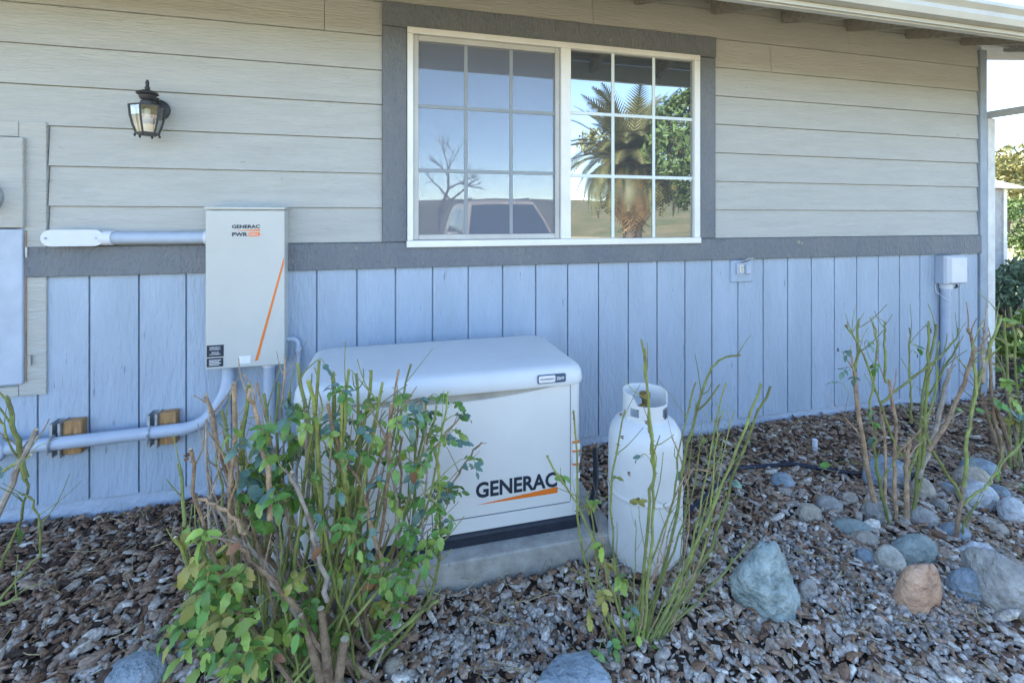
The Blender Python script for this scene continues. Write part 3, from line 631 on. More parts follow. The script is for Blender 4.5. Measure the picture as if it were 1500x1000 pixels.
COBBLE = ['small blue cobble at the end of the long flat grey green stone', 'small tan cobble between the rose canes and the large oval stone', 'small grey cobble between the upright tan grey stone and the speckled white one',
          'small blue cobble beside the smooth brown tan stone', 'small cream cobble at the foot of the rose canes', 'small grey cobble alone between the blue green boulder and the round cream stone',
          'small tan cobble in front of the pale white rounded stone', 'small grey cobble behind the blue stone with a pale line', 'small blue cobble between the orange pink stone and the lined blue stone',
          'small grey cobble behind the long flat grey green stone', 'small tan cobble in front of the small blue and round cream stones', 'small blue cobble behind the pale white rounded stone']
for i, (u, v, w_, m_) in enumerate(((1235, 800, 22, 'blue'), (1330, 790, 24, 'tan'), (1385, 745, 26, 'grey'), (1395, 720, 24, 'blue'), (1325, 745, 22, 'cream'), (1225, 845, 20, 'grey'), (1470, 780, 26, 'tan'), (1418, 835, 24, 'grey'), (1385, 880, 22, 'blue'), (1245, 765, 20, 'grey'), (1290, 860, 20, 'tan'), (1470, 725, 26, 'blue'))):
    rock(u, v, w_, w_ * .75, m_, COBBLE[i], .9, 30 * i, .07, 40 + i, .38, 'small cobbles among the river stones')
# ---------------------------------------------------------------- bark mulch, gravel, straw
def blocked(x, y):
    return ((x > -.49) & (x < 1.02) & (y > -.975) & (y < -.08)) | ((x - TX) ** 2 + (y - TY) ** 2 < .12 ** 2)
def scatter_chips(n, x0, x1, y0, y1, smin, smax):
    x = nr.uniform(x0, x1, n); y = nr.uniform(y0, y1, n); ok = ~blocked(x, y); x, y = x[ok], y[ok]; n = len(x)
    L = smin + (smax - smin) * nr.beta(1.6, 3.0, n); W = L * nr.uniform(.22, .55, n); T = np.clip(L * nr.uniform(.08, .22, n), .003, .012)
    az = nr.uniform(0, 2 * np.pi, n); tilt = nr.normal(0, .30, n); roll = nr.normal(0, .30, n)
    a = np.linspace(0, 2 * np.pi, 7)[:6]
    rad = nr.uniform(.72, 1.1, (n, 6)); px = np.cos(a) * rad * L[:, None] / 2; py = np.sin(a) * rad * W[:, None] / 2
    px = np.sign(px) * np.abs(px / (L[:, None] / 2)) ** .75 * L[:, None] / 2
    tz = nr.normal(0, .12, (n, 6)) * T[:, None]
    top = np.stack([px * .92, py * .88, T[:, None] / 2 + tz], -1); bot = np.stack([px, py, -T[:, None] / 2 + tz], -1)
    V = np.concatenate([bot, top], 1)                                   # n,12,3
    ct, st = np.cos(tilt)[:, None], np.sin(tilt)[:, None]; V = np.stack([V[..., 0] * ct + V[..., 2] * st, V[..., 1], -V[..., 0] * st + V[..., 2] * ct], -1)
    cr, sr = np.cos(roll)[:, None], np.sin(roll)[:, None]; V = np.stack([V[..., 0], V[..., 1] * cr - V[..., 2] * sr, V[..., 1] * sr + V[..., 2] * cr], -1)
    ca, sa = np.cos(az)[:, None], np.sin(az)[:, None]; V = np.stack([V[..., 0] * ca - V[..., 1] * sa, V[..., 0] * sa + V[..., 1] * ca, V[..., 2]], -1)
    bz = .012 + .014 * np.sin(x * 2.1 + 1) * np.cos(y * 2.7) + .008 * np.sin(x * 5.3 + y * 4.1)
    z = bz + nr.uniform(.0, .022, n) + .008
    V += np.stack([x, y, z], -1)[:, None, :]
    tmpl = np.array([[i, (i + 1) % 6, 6 + (i + 1) % 6, 6 + i] for i in range(6)] + [[6, 7, 8, 9], [6, 9, 10, 11]])
    F = (np.arange(n)[:, None, None] * 12 + tmpl[None]).reshape(-1, 4)
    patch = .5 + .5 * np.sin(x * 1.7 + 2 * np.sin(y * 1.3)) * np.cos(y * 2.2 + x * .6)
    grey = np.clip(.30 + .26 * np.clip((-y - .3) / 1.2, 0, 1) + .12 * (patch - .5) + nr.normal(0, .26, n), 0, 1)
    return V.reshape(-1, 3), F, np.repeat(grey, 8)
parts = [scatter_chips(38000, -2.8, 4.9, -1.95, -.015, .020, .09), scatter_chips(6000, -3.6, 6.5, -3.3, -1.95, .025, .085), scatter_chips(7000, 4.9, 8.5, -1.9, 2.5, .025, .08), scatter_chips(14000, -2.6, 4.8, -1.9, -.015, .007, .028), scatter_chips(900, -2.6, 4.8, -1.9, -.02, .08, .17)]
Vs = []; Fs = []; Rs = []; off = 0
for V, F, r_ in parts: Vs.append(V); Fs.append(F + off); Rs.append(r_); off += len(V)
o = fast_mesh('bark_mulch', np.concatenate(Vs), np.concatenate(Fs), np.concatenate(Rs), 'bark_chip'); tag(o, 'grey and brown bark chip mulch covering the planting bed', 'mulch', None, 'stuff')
def pebbles(n):
    c = nr.choice(4, n, p=[.22, .36, .36, .06]); cx = np.array([.42, 1.7, 1.9, -.9])[c]; cy = np.array([-1.25, -1.2, -1.55, -1.0])[c]
    x = cx + nr.normal(0, .22, n); y = cy + nr.normal(0, .12, n); ok = ~blocked(x, y) & (y < -.05); x, y = x[ok], y[ok]; n = len(x)
    s = nr.uniform(.003, .013, n)
    base = np.array([(1, 0, 0), (0, 1, 0), (-1, 0, 0), (0, -1, 0), (.6, .1, .8), (.0, .65, .75), (-.6, .0, .8), (.05, -.6, .8)])
    V = base[None] * s[:, None, None] * nr.uniform(.7, 1.3, (n, 8, 3)); az = nr.uniform(0, 6.28, n); ca, sa = np.cos(az)[:, None], np.sin(az)[:, None]
    V = np.stack([V[..., 0] * ca - V[..., 1] * sa, V[..., 0] * sa + V[..., 1] * ca, V[..., 2]], -1)
    bz = .012 + .014 * np.sin(x * 2.1 + 1) * np.cos(y * 2.7) + .008 * np.sin(x * 5.3 + y * 4.1)
    V += np.stack([x, y, bz + nr.uniform(.018, .032, n)], -1)[:, None, :]
    t = np.array([[0, 1, 5, 4], [1, 2, 6, 5], [2, 3, 7, 6], [3, 0, 4, 7], [4, 5, 6, 7]])
    return V.reshape(-1, 3), (np.arange(n)[:, None, None] * 8 + t[None]).reshape(-1, 4), np.repeat(nr.uniform(0, 1, n), 5)
V, F, r_ = pebbles(1700); o = fast_mesh('loose_gravel', V, F, r_, 'gravel'); tag(o, 'pale loose gravel mixed into the mulch', 'gravel', None, 'stuff')
def straws(n):
    x = nr.uniform(-2.5, 4.8, n); y = nr.uniform(-1.9, -.05, n); ok = ~blocked(x, y); x, y = x[ok], y[ok]; n = len(x)
    L = nr.uniform(.03, .16, n); az = nr.uniform(0, 6.28, n); w = nr.uniform(.0008, .0022, n); bend = nr.normal(0, .15, n)
    z = .045 + nr.uniform(0, .015, n); dx, dy = np.cos(az), np.sin(az)
    pts = []
    for t, sg in ((-.5, 1), (0, 1), (.5, 1)):
        cx = x + dx * L * t - dy * bend * L * (.25 - t * t); cy = y + dy * L * t + dx * bend * L * (.25 - t * t); cz = z + (t + .5) * nr.normal(.006, .012, n)
        pts += [np.stack([cx - dy * w, cy + dx * w, cz], -1), np.stack([cx, cy, cz + w * 1.5], -1), np.stack([cx + dy * w, cy - dx * w, cz], -1)]
    V = np.stack(pts, 1); t = np.array([[0, 1, 4, 3], [1, 2, 5, 4], [3, 4, 7, 6], [4, 5, 8, 7]])
    return V.reshape(-1, 3), (np.arange(n)[:, None, None] * 9 + t[None]).reshape(-1, 4), np.repeat(nr.uniform(0, 1, n), 4)
V, F, r_ = straws(1500); o = fast_mesh('dry_straw', V, F, r_, 'straw'); tag(o, 'thin dry twigs and grass scattered over the mulch', 'straw', None, 'stuff')

# ---------------------------------------------------------------- roses
def leaf_mesh(name, mat, curl=.25, wid=.62):
    v = []; n = 6
    for i in range(n + 1):
        t = i / n; w = wid * .5 * math.sin(math.pi * min(1, t * .96 + .04) ** .85) ** .8 if 0 < i < n else (.03 if i == 0 else .0)
        z = -curl * (t - .35) ** 2 * .9; ser = .03 * (1 if i % 2 else -1)
        v += [(-w - ser * (0 < i < n), t, z + .22 * w), (0, t, z), (w + ser * (0 < i < n), t, z + .22 * w)]
    f = []
    for i in range(n): a = i * 3; f += [(a, a + 1, a + 4, a + 3), (a + 1, a + 2, a + 5, a + 4)]
    me = bpy.data.meshes.new(name); me.from_pydata(v, [], f); me.materials.append(M[mat]); me.polygons.foreach_set('use_smooth', [True] * len(f)); return me
LEAF = {k: [leaf_mesh(k, k, c, w) for c, w in ((.35, .56), (.7, .50), (-.25, .62))] for k in ('leaf_green', 'leaf_blue', 'leaf_lime', 'leaf_yellow', 'leaf_brown')}
def bez(pts, n):
    pts = [Vector(p) for p in pts]
    if len(pts) == 2: return [pts[0].lerp(pts[1], i / (n - 1)) for i in range(n)]
    out = []; m_ = len(pts) - 1
    for i in range(n):
        s = i / (n - 1) * m_; k = min(int(s), m_ - 1); t = s - k
        p0 = pts[max(k - 1, 0)]; p1 = pts[k]; p2 = pts[k + 1]; p3 = pts[min(k + 2, m_)]
        out.append(.5 * ((2 * p1) + (p2 - p0) * t + (2 * p0 - 5 * p1 + 4 * p2 - p3) * t * t + (3 * p1 - p0 - 3 * p2 + p3) * t ** 3))
    return out
class Rose:
    def __init__(s, base, label, seed, group='rose bushes in the planting bed'):
        s.base = Vector(base); s.r = random.Random(seed); s.root = thing('rose_bush', s.base, label, 'rose bush', group); s.paths = []; s.nl = 0; s.more = []
    def cane(s, pts, r0=.007, r1=.0045, kind='cane_green', thorns=True, side=2, wob=.008, cut=True):
        n = max(6, int(len(pts) * 4)); path = bez(pts, n)
        path = [p + Vector((s.r.gauss(0, wob), s.r.gauss(0, wob), 0)) * (0 if i in (0,) else 1) * .6 for i, p in enumerate(path)]
        rad = [r0 + (r1 - r0) * i / (n - 1) + s.r.uniform(-.0006, .0006) for i in range(n)]
        mb = MB(); mb.tube(path, rad, 7, 0, 1 if cut else 0)
        L = sum((path[i + 1] - path[i]).length for i in range(n - 1))
        if thorns:
            for _ in range(int(L * 26)):
                k = s.r.randrange(0, n - 1); t = s.r.random(); p = path[k].lerp(path[k + 1], t); d = Vector((s.r.gauss(0, 1), s.r.gauss(0, 1), s.r.uniform(-.2, .5))).normalized()
                ax = (path[k + 1] - path[k]).normalized(); d = (d - ax * d.dot(ax)).normalized(); q = ax.cross(d); rr = rad[k] * .95; w = .0022; h = s.r.uniform(.003, .007)
                mb.poly([p + d * rr + ax * w, p + d * rr - ax * w + q * w, p + d * rr - ax * w - q * w, p + d * (rr + h) - ax * .001], [(0, 1, 3), (1, 2, 3), (2, 0, 3)])
        for _ in range(side):       # short side shoots
            k = s.r.randrange(n // 3, n - 1); p = path[k]; ax = (path[k + 1] - path[k]).normalized()
            d = (ax + Vector((s.r.gauss(0, .8), s.r.gauss(0, .5), s.r.uniform(-.1, .5)))).normalized(); ln = s.r.uniform(.05, .16)
            q = [p, p + d * ln * .5 + Vector((0, 0, s.r.uniform(-.01, .015))), p + d * ln + Vector((s.r.gauss(0, .015), 0, s.r.uniform(0, .03)))]
            tw = bez(q, 5); mb.tube(tw, [rad[k] * .5, rad[k] * .45, rad[k] * .4, rad[k] * .34, rad[k] * .3], 5); s.paths.append(tw)
        mb.build('cane', [kind, 'cut_wood'], s.root, True); s.paths.append(path); return path
    def leaf(s, p, d, size, kind):
        if s.nl >= 298: s.more.append((p, d, size, kind)); return
        s.nl += 1
        o = bpy.data.objects.new('leaf', s.r.choice(LEAF[kind])); col.objects.link(o)
        d = d.normalized(); up = Vector((s.r.gauss(0, .45), s.r.gauss(-.35, .45), 1)).normalized()
        x = d.cross(up).normalized(); z = x.cross(d)
        o.rotation_euler = Matrix((x, d, z)).transposed().to_euler(); o.location = p; o.scale = (size, size, size); adopt(o, s.root)
    def spray(s, p, kinds, n=5, size=.04, tw=None):
        """a rose leaf of several leaflets on a thin stalk that leaves the nearest cane"""
        p = Vector(p); best = None
        for path in s.paths:
            for q in path:
                if q.z < p.z + .06:
                    dd = (q - p).length
                    if best is None or dd < best[0]: best = (dd, q)
        a = best[1] if best else s.base
        if (p - a).length > .17: a = p + (a - p).normalized() * .17
        mid = a.lerp(p, .5) + Vector((0, 0, .02)); st = bez([a, mid, p], 6)
        (tw if tw is not None else s.tw).tube(st, [.0016, .0015, .0014, .0013, .0012, .001], 4)
        kind = s.r.choice(kinds); ax = (st[-1] - st[-3]).normalized()
        sd = ax.cross(Vector((0, 0, 1)));
        sd = sd.normalized() if sd.length > .01 else Vector((1, 0, 0))
        s.leaf(st[-1], ax + Vector((0, 0, s.r.uniform(-.5, .2))), size * s.r.uniform(.95, 1.25), kind)
        for i in range((n - 1) // 2):
            q = st[-1 - (i + 1)] if i + 1 < len(st) else st[0]
            for sg in (-1, 1): s.leaf(q, sd * sg + ax * s.r.uniform(.2, .6) + Vector((0, 0, s.r.uniform(-.5, .3))), size * s.r.uniform(.75, 1.1), kind if s.r.random() < .8 else s.r.choice(kinds))
    def begin(s): s.tw = MB()
    def end(s, mat='cane_green'):
        if s.tw.v: s.tw.build('leaf_stalks', mat, s.root)['kind'] = 'stuff'
        if s.more:      # leaves past the first three hundred
            v = []; f = []; mi = []; keys = list(LEAF)
            for p, d, size, kind in s.more:
                src = s.r.choice(LEAF[kind]); d = d.normalized(); up = Vector((s.r.gauss(0, .45), s.r.gauss(-.35, .45), 1)).normalized(); x = d.cross(up).normalized(); z = x.cross(d); b0 = len(v)
                for q in src.vertices: v.append(tuple(Vector(p) + (x * q.co.x + d * q.co.y + z * q.co.z) * size))
                for pl in src.polygons: f.append([b0 + k for k in pl.vertices]); mi.append(keys.index(kind))
            me = bpy.data.meshes.new('foliage'); me.from_pydata(v, [], f); me.polygons.foreach_set('material_index', mi); me.polygons.foreach_set('use_smooth', [True] * len(f))
            link('foliage', me, keys, s.root)['kind'] = 'stuff'
GR, BR, GY = 'cane_green', 'cane_brown', 'cane_grey'

# the big leafy bush in front of the generator
B = Rose((-.20, -1.20, 0), 'large leafy rose bush with many pruned canes in front of the generator', 21); B.begin()
def bb(): return (-.20 + B.r.uniform(-.22, .20), -1.20 + B.r.uniform(-.12, .10), .0)
spec = [(300, 580, BR, .007), (344, 560, BR, .008), (366, 562, GR, .008), (325, 600, GR, .006), (415, 522, BR, .004), (438, 532, GR, .007), (456, 556, GR, .008), (470, 528, GR, .006), (486, 545, GR, .009), (500, 572, GR, .007),
        (520, 546, GR, .006), (545, 542, GR, .007), (560, 560, GR, .006), (586, 540, BR, .005), (602, 533, GR, .005), (624, 585, GR, .006), (640, 592, GR, .005), (656, 572, GR, .004), (262, 680, GR, .007), (276, 655, BR, .006), (258, 785, GR, .006),
        (388, 575, GR, .007), (405, 560, GR, .006), (348, 690, BR, .008), (530, 600, BR, .006), (575, 590, BR, .006), (508, 540, GR, .005), (450, 600, GY, .007), (425, 575, GR, .007), (610, 610, GR, .006), (478, 590, BR, .006), (550, 610, GR, .006), (300, 640, GY, .005), (590, 640, BR, .005), (640, 660, GR, .005)]
for k in range(26): spec.append((B.r.uniform(290, 650), B.r.uniform(560, 720), B.r.choice((GR, GR, BR, GY)), B.r.uniform(.003, .006)))
for i, (u, v, kd, r0) in enumerate(spec):
    yt = B.r.uniform(-1.38, -.98) if u > 420 else B.r.uniform(-1.35, -.85)
    tip = at(u, v, yt); b0 = Vector(bb()); mid = b0.lerp(tip, .5) + Vector(((tip.x - b0.x) * .22 + B.r.gauss(0, .03), B.r.gauss(0, .03), -.03))
    B.cane([b0, mid, tip], r0 * 1.2, r0 * .8, kd, True, 4)
for (u0, v0, u1, v1, y, kd, r0) in ((480, 965, 350, 800, -1.36, BR, .008), (470, 960, 300, 730, -1.33, GY, .007), (600, 700, 680, 606, -1.05, BR, .005), (635, 745, 704, 648, -1.02, BR, .004), (520, 900, 640, 735, -1.1, GR, .006),
                                    (480, 880, 425, 690, -1.38, GY, .007), (540, 960, 640, 880, -1.3, GR, .007), (360, 780, 285, 728, -1.34, BR, .006), (395, 760, 365, 570, -1.36, BR, .007), (330, 900, 275, 770, -1.3, GR, .006), (560, 830, 505, 660, -1.3, BR, .006), (585, 800, 560, 640, -1.25, GY, .006)):
    a, b = at(u0, v0, y), at(u1, v1, y + .04); a.z = max(a.z, .02); B.cane([a, a.lerp(b, .5) + Vector((.01, 0, .015)), b], r0 * 1.1, r0 * .8, kd, True, 3)
st = MB(); b0 = at(488, 985, -1.36); b0.z = .0
for u, v, rr in ((470, 890, .014), (505, 935, .018), (440, 900, .010)):
    p = at(u, v, -1.36); st.tube(bez([b0, b0.lerp(p, .5) + Vector((0, 0, .01)), p], 5), [.019, .017, .015, rr * .8, rr * .7], 9, 0, 1)
st.build('woody_stump', [BR, 'cut_wood'], B.root, True)
LC = [(300, 880, 9, .044), (290, 940, 9, .043), (340, 920, 9, .043), (330, 980, 9, .043), (380, 960, 9, .043), (420, 930, 7, .045), (310, 830, 6, .055), (350, 860, 6, .05), (390, 740, 4, .055), (410, 700, 6, .05), (380, 690, 4, .05), (360, 720, 4, .05), (440, 680, 5, .045), (460, 640, 5, .045), (430, 620, 4, .045),
      (520, 620, 4, .036), (490, 690, 4, .038), (545, 660, 4, .034), (590, 760, 5, .036), (540, 800, 5, .036), (560, 850, 4, .036), (450, 900, 5, .04), (500, 930, 4, .036), (370, 640, 3, .04), (620, 600, 6, .036), (640, 640, 6, .036), (660, 620, 4, .036), (655, 720, 6, .038), (640, 760, 6, .038), (630, 790, 5, .038), (600, 700, 4, .036), (580, 650, 4, .036), (560, 590, 4, .034), (600, 830, 4, .036), (565, 900, 4, .035), (500, 760, 5, .035), (530, 720, 4, .034), (460, 770, 5, .034), (500, 850, 4, .035), (430, 850, 5, .04), (480, 560, 2, .034), (690, 680, 1, .03)]
for u, v, n_, sz in LC:
    for _ in range(n_ + 2):
        y = B.r.uniform(-1.42, -1.1); kinds = (['leaf_lime', 'leaf_green', 'leaf_lime', 'leaf_yellow', 'leaf_green'] if v > 800 else ['leaf_blue', 'leaf_green', 'leaf_green', 'leaf_blue', 'leaf_lime'] if u < 500 else ['leaf_green', 'leaf_blue', 'leaf_green', 'leaf_lime'])
        p = at(u + B.r.gauss(0, 18), v + B.r.gauss(0, 18), y); p.z = max(p.z, .03)
        B.spray(p, kinds, B.r.choice((3, 5, 5)), sz)
for u, v in ((352, 795), (605, 690), (548, 850), (400, 960), (560, 705), (470, 800)): B.leaf(at(u, v, -1.38), Vector((B.r.gauss(0, 1), -.5, -.4)), .04, 'leaf_brown')
fl = MB()
for u, v in ((612, 692), (276, 668), (515, 700), (657, 722)):
    c = at(u, v, -1.2)
    for k in range(7): d = Vector((B.r.gauss(0, 1), B.r.gauss(0, 1), B.r.gauss(0, .7))).normalized() * .018; q = d.cross(Vector((.3, .2, 1))).normalized() * .008; fl.poly([c, c + d * .6 + q, c + d, c + d * .6 - q], [(0, 1, 2, 3)])
fl.build('withered_blooms', 'flower_dry', B.root)
c = at(614, 690, -1.22); yb = MB()
for k in range(8): d = Vector((math.cos(k * .8), -.3, math.sin(k * .8))) * .022; q = d.cross(Vector((0, 1, 0))).normalized() * .010; yb.poly([c, c + d * .6 + q, c + d, c + d * .6 - q], [(0, 1, 2, 3)])
yb.build('yellow_bloom', 'yellow_petal', B.root); B.end()

def simple_rose(base, label, seed, canes, sprays, y_default, extra=None):
    Rz = Rose(base, label, seed); Rz.begin()
    for c in canes:
        kd, r0, pts = c[0], c[1], c[2]; wp_ = []
        for q in pts: u, v, y = (q if len(q) == 3 else (q[0], q[1], y_default)); w = at(u, v, y); w.z = max(w.z, .0); wp_.append(w)
        Rz.cane(wp_, r0, r0 * .6, kd, True, (c[3] if len(c) > 3 else 2) + 2, .005)
    for u, v, y, n_, sz, kinds in sprays: Rz.spray(at(u, v, y), kinds, n_, sz)
    if extra: extra(Rz)
    Rz.end(); return Rz
MIX = ['leaf_green', 'leaf_blue', 'leaf_green']; LIM = ['leaf_lime', 'leaf_green', 'leaf_yellow']
def blooms(pts):
    def f(Rz):
        m_ = MB()
        for u, v, y in pts:
            c = at(u, v, y)
            for k in range(8): d = Vector((Rz.r.gauss(0, 1), Rz.r.gauss(0, 1), Rz.r.gauss(0, .8))).normalized() * .010; q = d.cross(Vector((.3, .2, 1))).normalized() * .005; m_.poly([c, c + d * .6 + q, c + d, c + d * .6 - q], [(0, 1, 2, 3)])
        m_.build('withered_blooms', 'flower_dry', Rz.root)
    return f
Y = -1.38
simple_rose((.80, -1.40, 0), 'sparse rose with long thorny green canes in front of the propane tank', 31, [
    (GR, .0065, [(935, 960), (950, 760), (958, 690), (952, 640), (940, 497)], 1), (GR, .006, [(940, 955), (955, 800), (958, 680), (950, 600), (946, 510)], 3), (GR, .006, [(945, 965), (990, 760), (1010, 640), (1045, 535), (1085, 520)], 3),
    (GR, .007, [(950, 970), (1010, 820), (1070, 680), (1115, 562)], 1), (GR, .007, [(960, 975), (1040, 800), (1080, 680), (1127, 565)], 1), (GR, .0055, [(925, 965), (880, 880), (850, 790), (842, 600)], 1), (GR, .005, [(920, 960), (900, 870), (870, 790), (802, 668)], 1),
    (GR, .0045, [(915, 965), (905, 860), (895, 720), (915, 600)], 3), (GR, .0045, [(930, 970), (940, 860), (985, 740), (995, 650), (1020, 560)], 3), (GR, .0045, [(955, 980), (1000, 860), (1030, 720), (1062, 560)], 3), (GR, .004, [(950, 970), (1030, 810), (1050, 640), (1060, 600)], 3),
    (GR, .0045, [(960, 990), (1000, 900), (1050, 850), (1100, 790)], 1), (BR, .0035, [(930, 960), (960, 830), (1000, 700), (1040, 690)], 4), (BR, .0035, [(900, 960), (870, 900), (830, 880)], 2), (GR, .0045, [(905, 970), (885, 900), (872, 800), (860, 720)], 2), (BR, .003, [(960, 985), (985, 920), (1010, 740), (985, 640)], 4), (GR, .004, [(935, 985), (970, 850), (1010, 740), (1030, 640)], 4)] + [(kd_, .0026, [(b_, 985), (m_, 860), (t_, v_)], 5) for kd_, b_, m_, t_, v_ in ((GR, 915, 960, 1000, 700), (GR, 940, 985, 1040, 760), (BR, 930, 950, 985, 790), (GR, 900, 880, 845, 850), (GR, 950, 1000, 1060, 640), (BR, 960, 1010, 1065, 720), (GR, 925, 930, 930, 760), (GR, 945, 1015, 1075, 600), (BR, 910, 890, 880, 770), (GR, 935, 990, 1020, 590))],
    [(905, 700, -1.3, 3, .035, LIM), (935, 735, -1.32, 5, .034, LIM), (870, 735, -1.32, 3, .036, MIX), (825, 700, -1.36, 3, .038, MIX), (935, 670, -1.32, 3, .03, MIX), (997, 690, -1.36, 1, .03, MIX), (1075, 705, -1.33, 5, .034, ['leaf_blue']), (890, 830, -1.35, 5, .04, LIM), (910, 850, -1.4, 5, .04, LIM), (880, 800, -1.4, 3, .04, LIM), (1070, 825, -1.35, 1, .03, LIM), (900, 950, -1.42, 5, .035, MIX), (915, 980, -1.42, 5, .035, LIM), (875, 965, -1.45, 3, .04, LIM), (985, 985, -1.42, 3, .03, MIX), (935, 930, -1.42, 3, .03, LIM), (1030, 640, -1.34, 1, .024, MIX), (862, 745, -1.36, 3, .03, LIM), (885, 880, -1.42, 5, .036, LIM), (925, 905, -1.42, 5, .034, MIX), (865, 910, -1.44, 5, .036, LIM), (960, 960, -1.42, 5, .032, LIM), (895, 990, -1.45, 5, .036, MIX), (940, 995, -1.44, 5, .034, LIM)],
    Y, blooms([(909, 608, -1.3), (911, 640, -1.3), (946, 618, -1.33), (950, 630, -1.33), (921, 694, -1.35), (875, 745, -1.36)]))
simple_rose((2.40, -1.12, 0), 'thorny rose clump with brown and green canes rising behind the river stones', 41, [
    (BR, .012, [(1281, 735), (1262, 640), (1252, 560), (1253, 545)], 2), (GR, .008, [(1303, 770), (1283, 680), (1280, 640)], 1), (GR, .0075, [(1252, 560), (1256, 500), (1258, 467)], 1), (BR, .010, [(1315, 775), (1310, 690), (1312, 630), (1303, 555)], 1), (BR, .013, [(1328, 780), (1328, 690), (1332, 640)], 1),
    (GR, .009, [(1335, 775), (1350, 680), (1358, 560), (1360, 470)], 2), (GR, .009, [(1337, 770), (1345, 680), (1352, 580), (1372, 475)], 3), (GY, .014, [(1345, 700), (1370, 630), (1390, 540)], 1), (GR, .006, [(1298, 560), (1296, 500), (1297, 470)], 1), (GR, .006, [(1320, 668), (1285, 580), (1265, 520), (1240, 475)], 3),
    (GR, .006, [(1290, 590), (1340, 550), (1390, 510), (1405, 480)], 3), (GR, .005, [(1335, 620), (1333, 560), (1332, 480)], 2), (BR, .007, [(1297, 735), (1296, 640), (1290, 600)], 1), (GR, .005, [(1275, 600), (1285, 510), (1276, 465)], 2), (GR, .0055, [(1350, 600), (1380, 545), (1405, 500)], 3), (BR, .004, [(1262, 640), (1230, 600)], 2), (GR, .006, [(1330, 700), (1365, 600), (1375, 500)], 2)],
    [(1240, 520, -1.12, 5, .034, ['leaf_blue']), (1235, 545, -1.12, 5, .034, ['leaf_blue', 'leaf_green']), (1250, 555, -1.12, 3, .036, ['leaf_blue']), (1222, 560, -1.12, 3, .034, ['leaf_blue']), (1280, 540, -1.12, 5, .036, MIX), (1275, 505, -1.12, 3, .036, MIX), (1345, 510, -1.12, 3, .036, LIM), (1340, 515, -1.12, 1, .042, MIX), (1362, 480, -1.12, 3, .03, ['leaf_blue']), (1278, 640, -1.1, 1, .05, MIX), (1400, 600, -1.1, 3, .034, MIX), (1280, 620, -1.1, 3, .034, MIX), (1216, 680, -1.0, 1, .042, LIM), (1275, 605, -1.12, 3, .03, MIX)],
    -1.12, blooms([(1240, 478, -1.12), (1228, 512, -1.12), (1258, 500, -1.12)]))
simple_rose((2.62, -1.28, 0), 'rose with one forked brown cane growing among the river stones', 51, [
    (BR, .011, [(1397, 815), (1403, 760), (1412, 710)], 0), (GR, .0085, [(1412, 712), (1418, 640), (1428, 560), (1424, 500)], 2), (GR, .007, [(1408, 730), (1385, 690), (1362, 650), (1352, 610)], 1), (GR, .006, [(1408, 740), (1440, 715), (1460, 690), (1500, 640)], 2), (GR, .005, [(1410, 810), (1412, 770), (1432, 735)], 2), (GR, .008, [(1425, 590), (1440, 540), (1460, 480), (1468, 462)], 2), (BR, .010, [(1360, 660), (1400, 590), (1425, 520), (1418, 480)], 2), (GY, .009, [(1440, 560), (1442, 500), (1440, 478)], 0)],
    [(1440, 555, -1.25, 3, .036, MIX), (1462, 690, -1.25, 1, .05, MIX), (1495, 710, -1.2, 1, .06, MIX), (1412, 780, -1.28, 1, .03, LIM), (1430, 600, -1.25, 3, .034, MIX)], -1.28)
simple_rose((3.6, -.9, 0), 'dense green rose bush growing beside the pale post', 61, [
    (k_, r_, [(b_, 690, -.9), (m__, 600, -.9), (t_, v_, -.9)], 3) for k_, r_, b_, m__, t_, v_ in ((BR, .014, 1490, 1460, 1432, 590), (GR, .010, 1480, 1478, 1470, 470), (GR, .009, 1485, 1490, 1482, 450), (GR, .009, 1490, 1500, 1505, 470), (BR, .011, 1475, 1455, 1450, 500), (GR, .008, 1500, 1515, 1530, 480), (BR, .010, 1470, 1445, 1428, 560), (GR, .008, 1495, 1485, 1460, 520), (GY, .010, 1500, 1480, 1470, 560))],
    [(u_, v_, -.9 + rnd.uniform(-.1, .1), 5, .055, LIM if rnd.random() < .55 else MIX) for u_, v_ in ((1470, 500), (1490, 480), (1480, 520), (1495, 540), (1475, 560), (1490, 590), (1465, 590), (1485, 620), (1495, 500), (1478, 600), (1455, 610), (1470, 640), (1500, 560), (1500, 610), (1482, 470), (1465, 540))], -.9)
simple_rose((-1.35, -.95, 0), 'rose with pruned stub canes at the meter cabinet end of the bed', 71, [
    (GY, .011, [(-20, 790, -1.0), (20, 700, -1.0), (52, 628, -1.0)], 1), (GR, .009, [(38, 700, -1.0), (24, 640, -1.0), (8, 580, -1.0)], 0), (GR, .006, [(-10, 700, -1.0), (20, 680, -1.0), (48, 665, -1.0)], 0), (GR, .0045, [(-5, 840, -1.0), (30, 760, -1.0), (38, 700, -1.0), (5, 640, -1.0)], 1), (GR, .0045, [(-5, 885, -1.02), (40, 830, -1.02), (62, 805, -1.02), (50, 740, -1.02), (30, 720, -1.02)], 1), (GR, .006, [(-10, 890, -1.05), (30, 875, -1.05)], 0), (GR, .004, [(10, 640, -1.0), (-5, 600, -1.0)], 1)],
    [(27, 775, -1.0, 1, .05, LIM), (-2, 690, -1.0, 3, .04, ['leaf_blue']), (36, 695, -1.0, 1, .025, LIM)], -1.0)
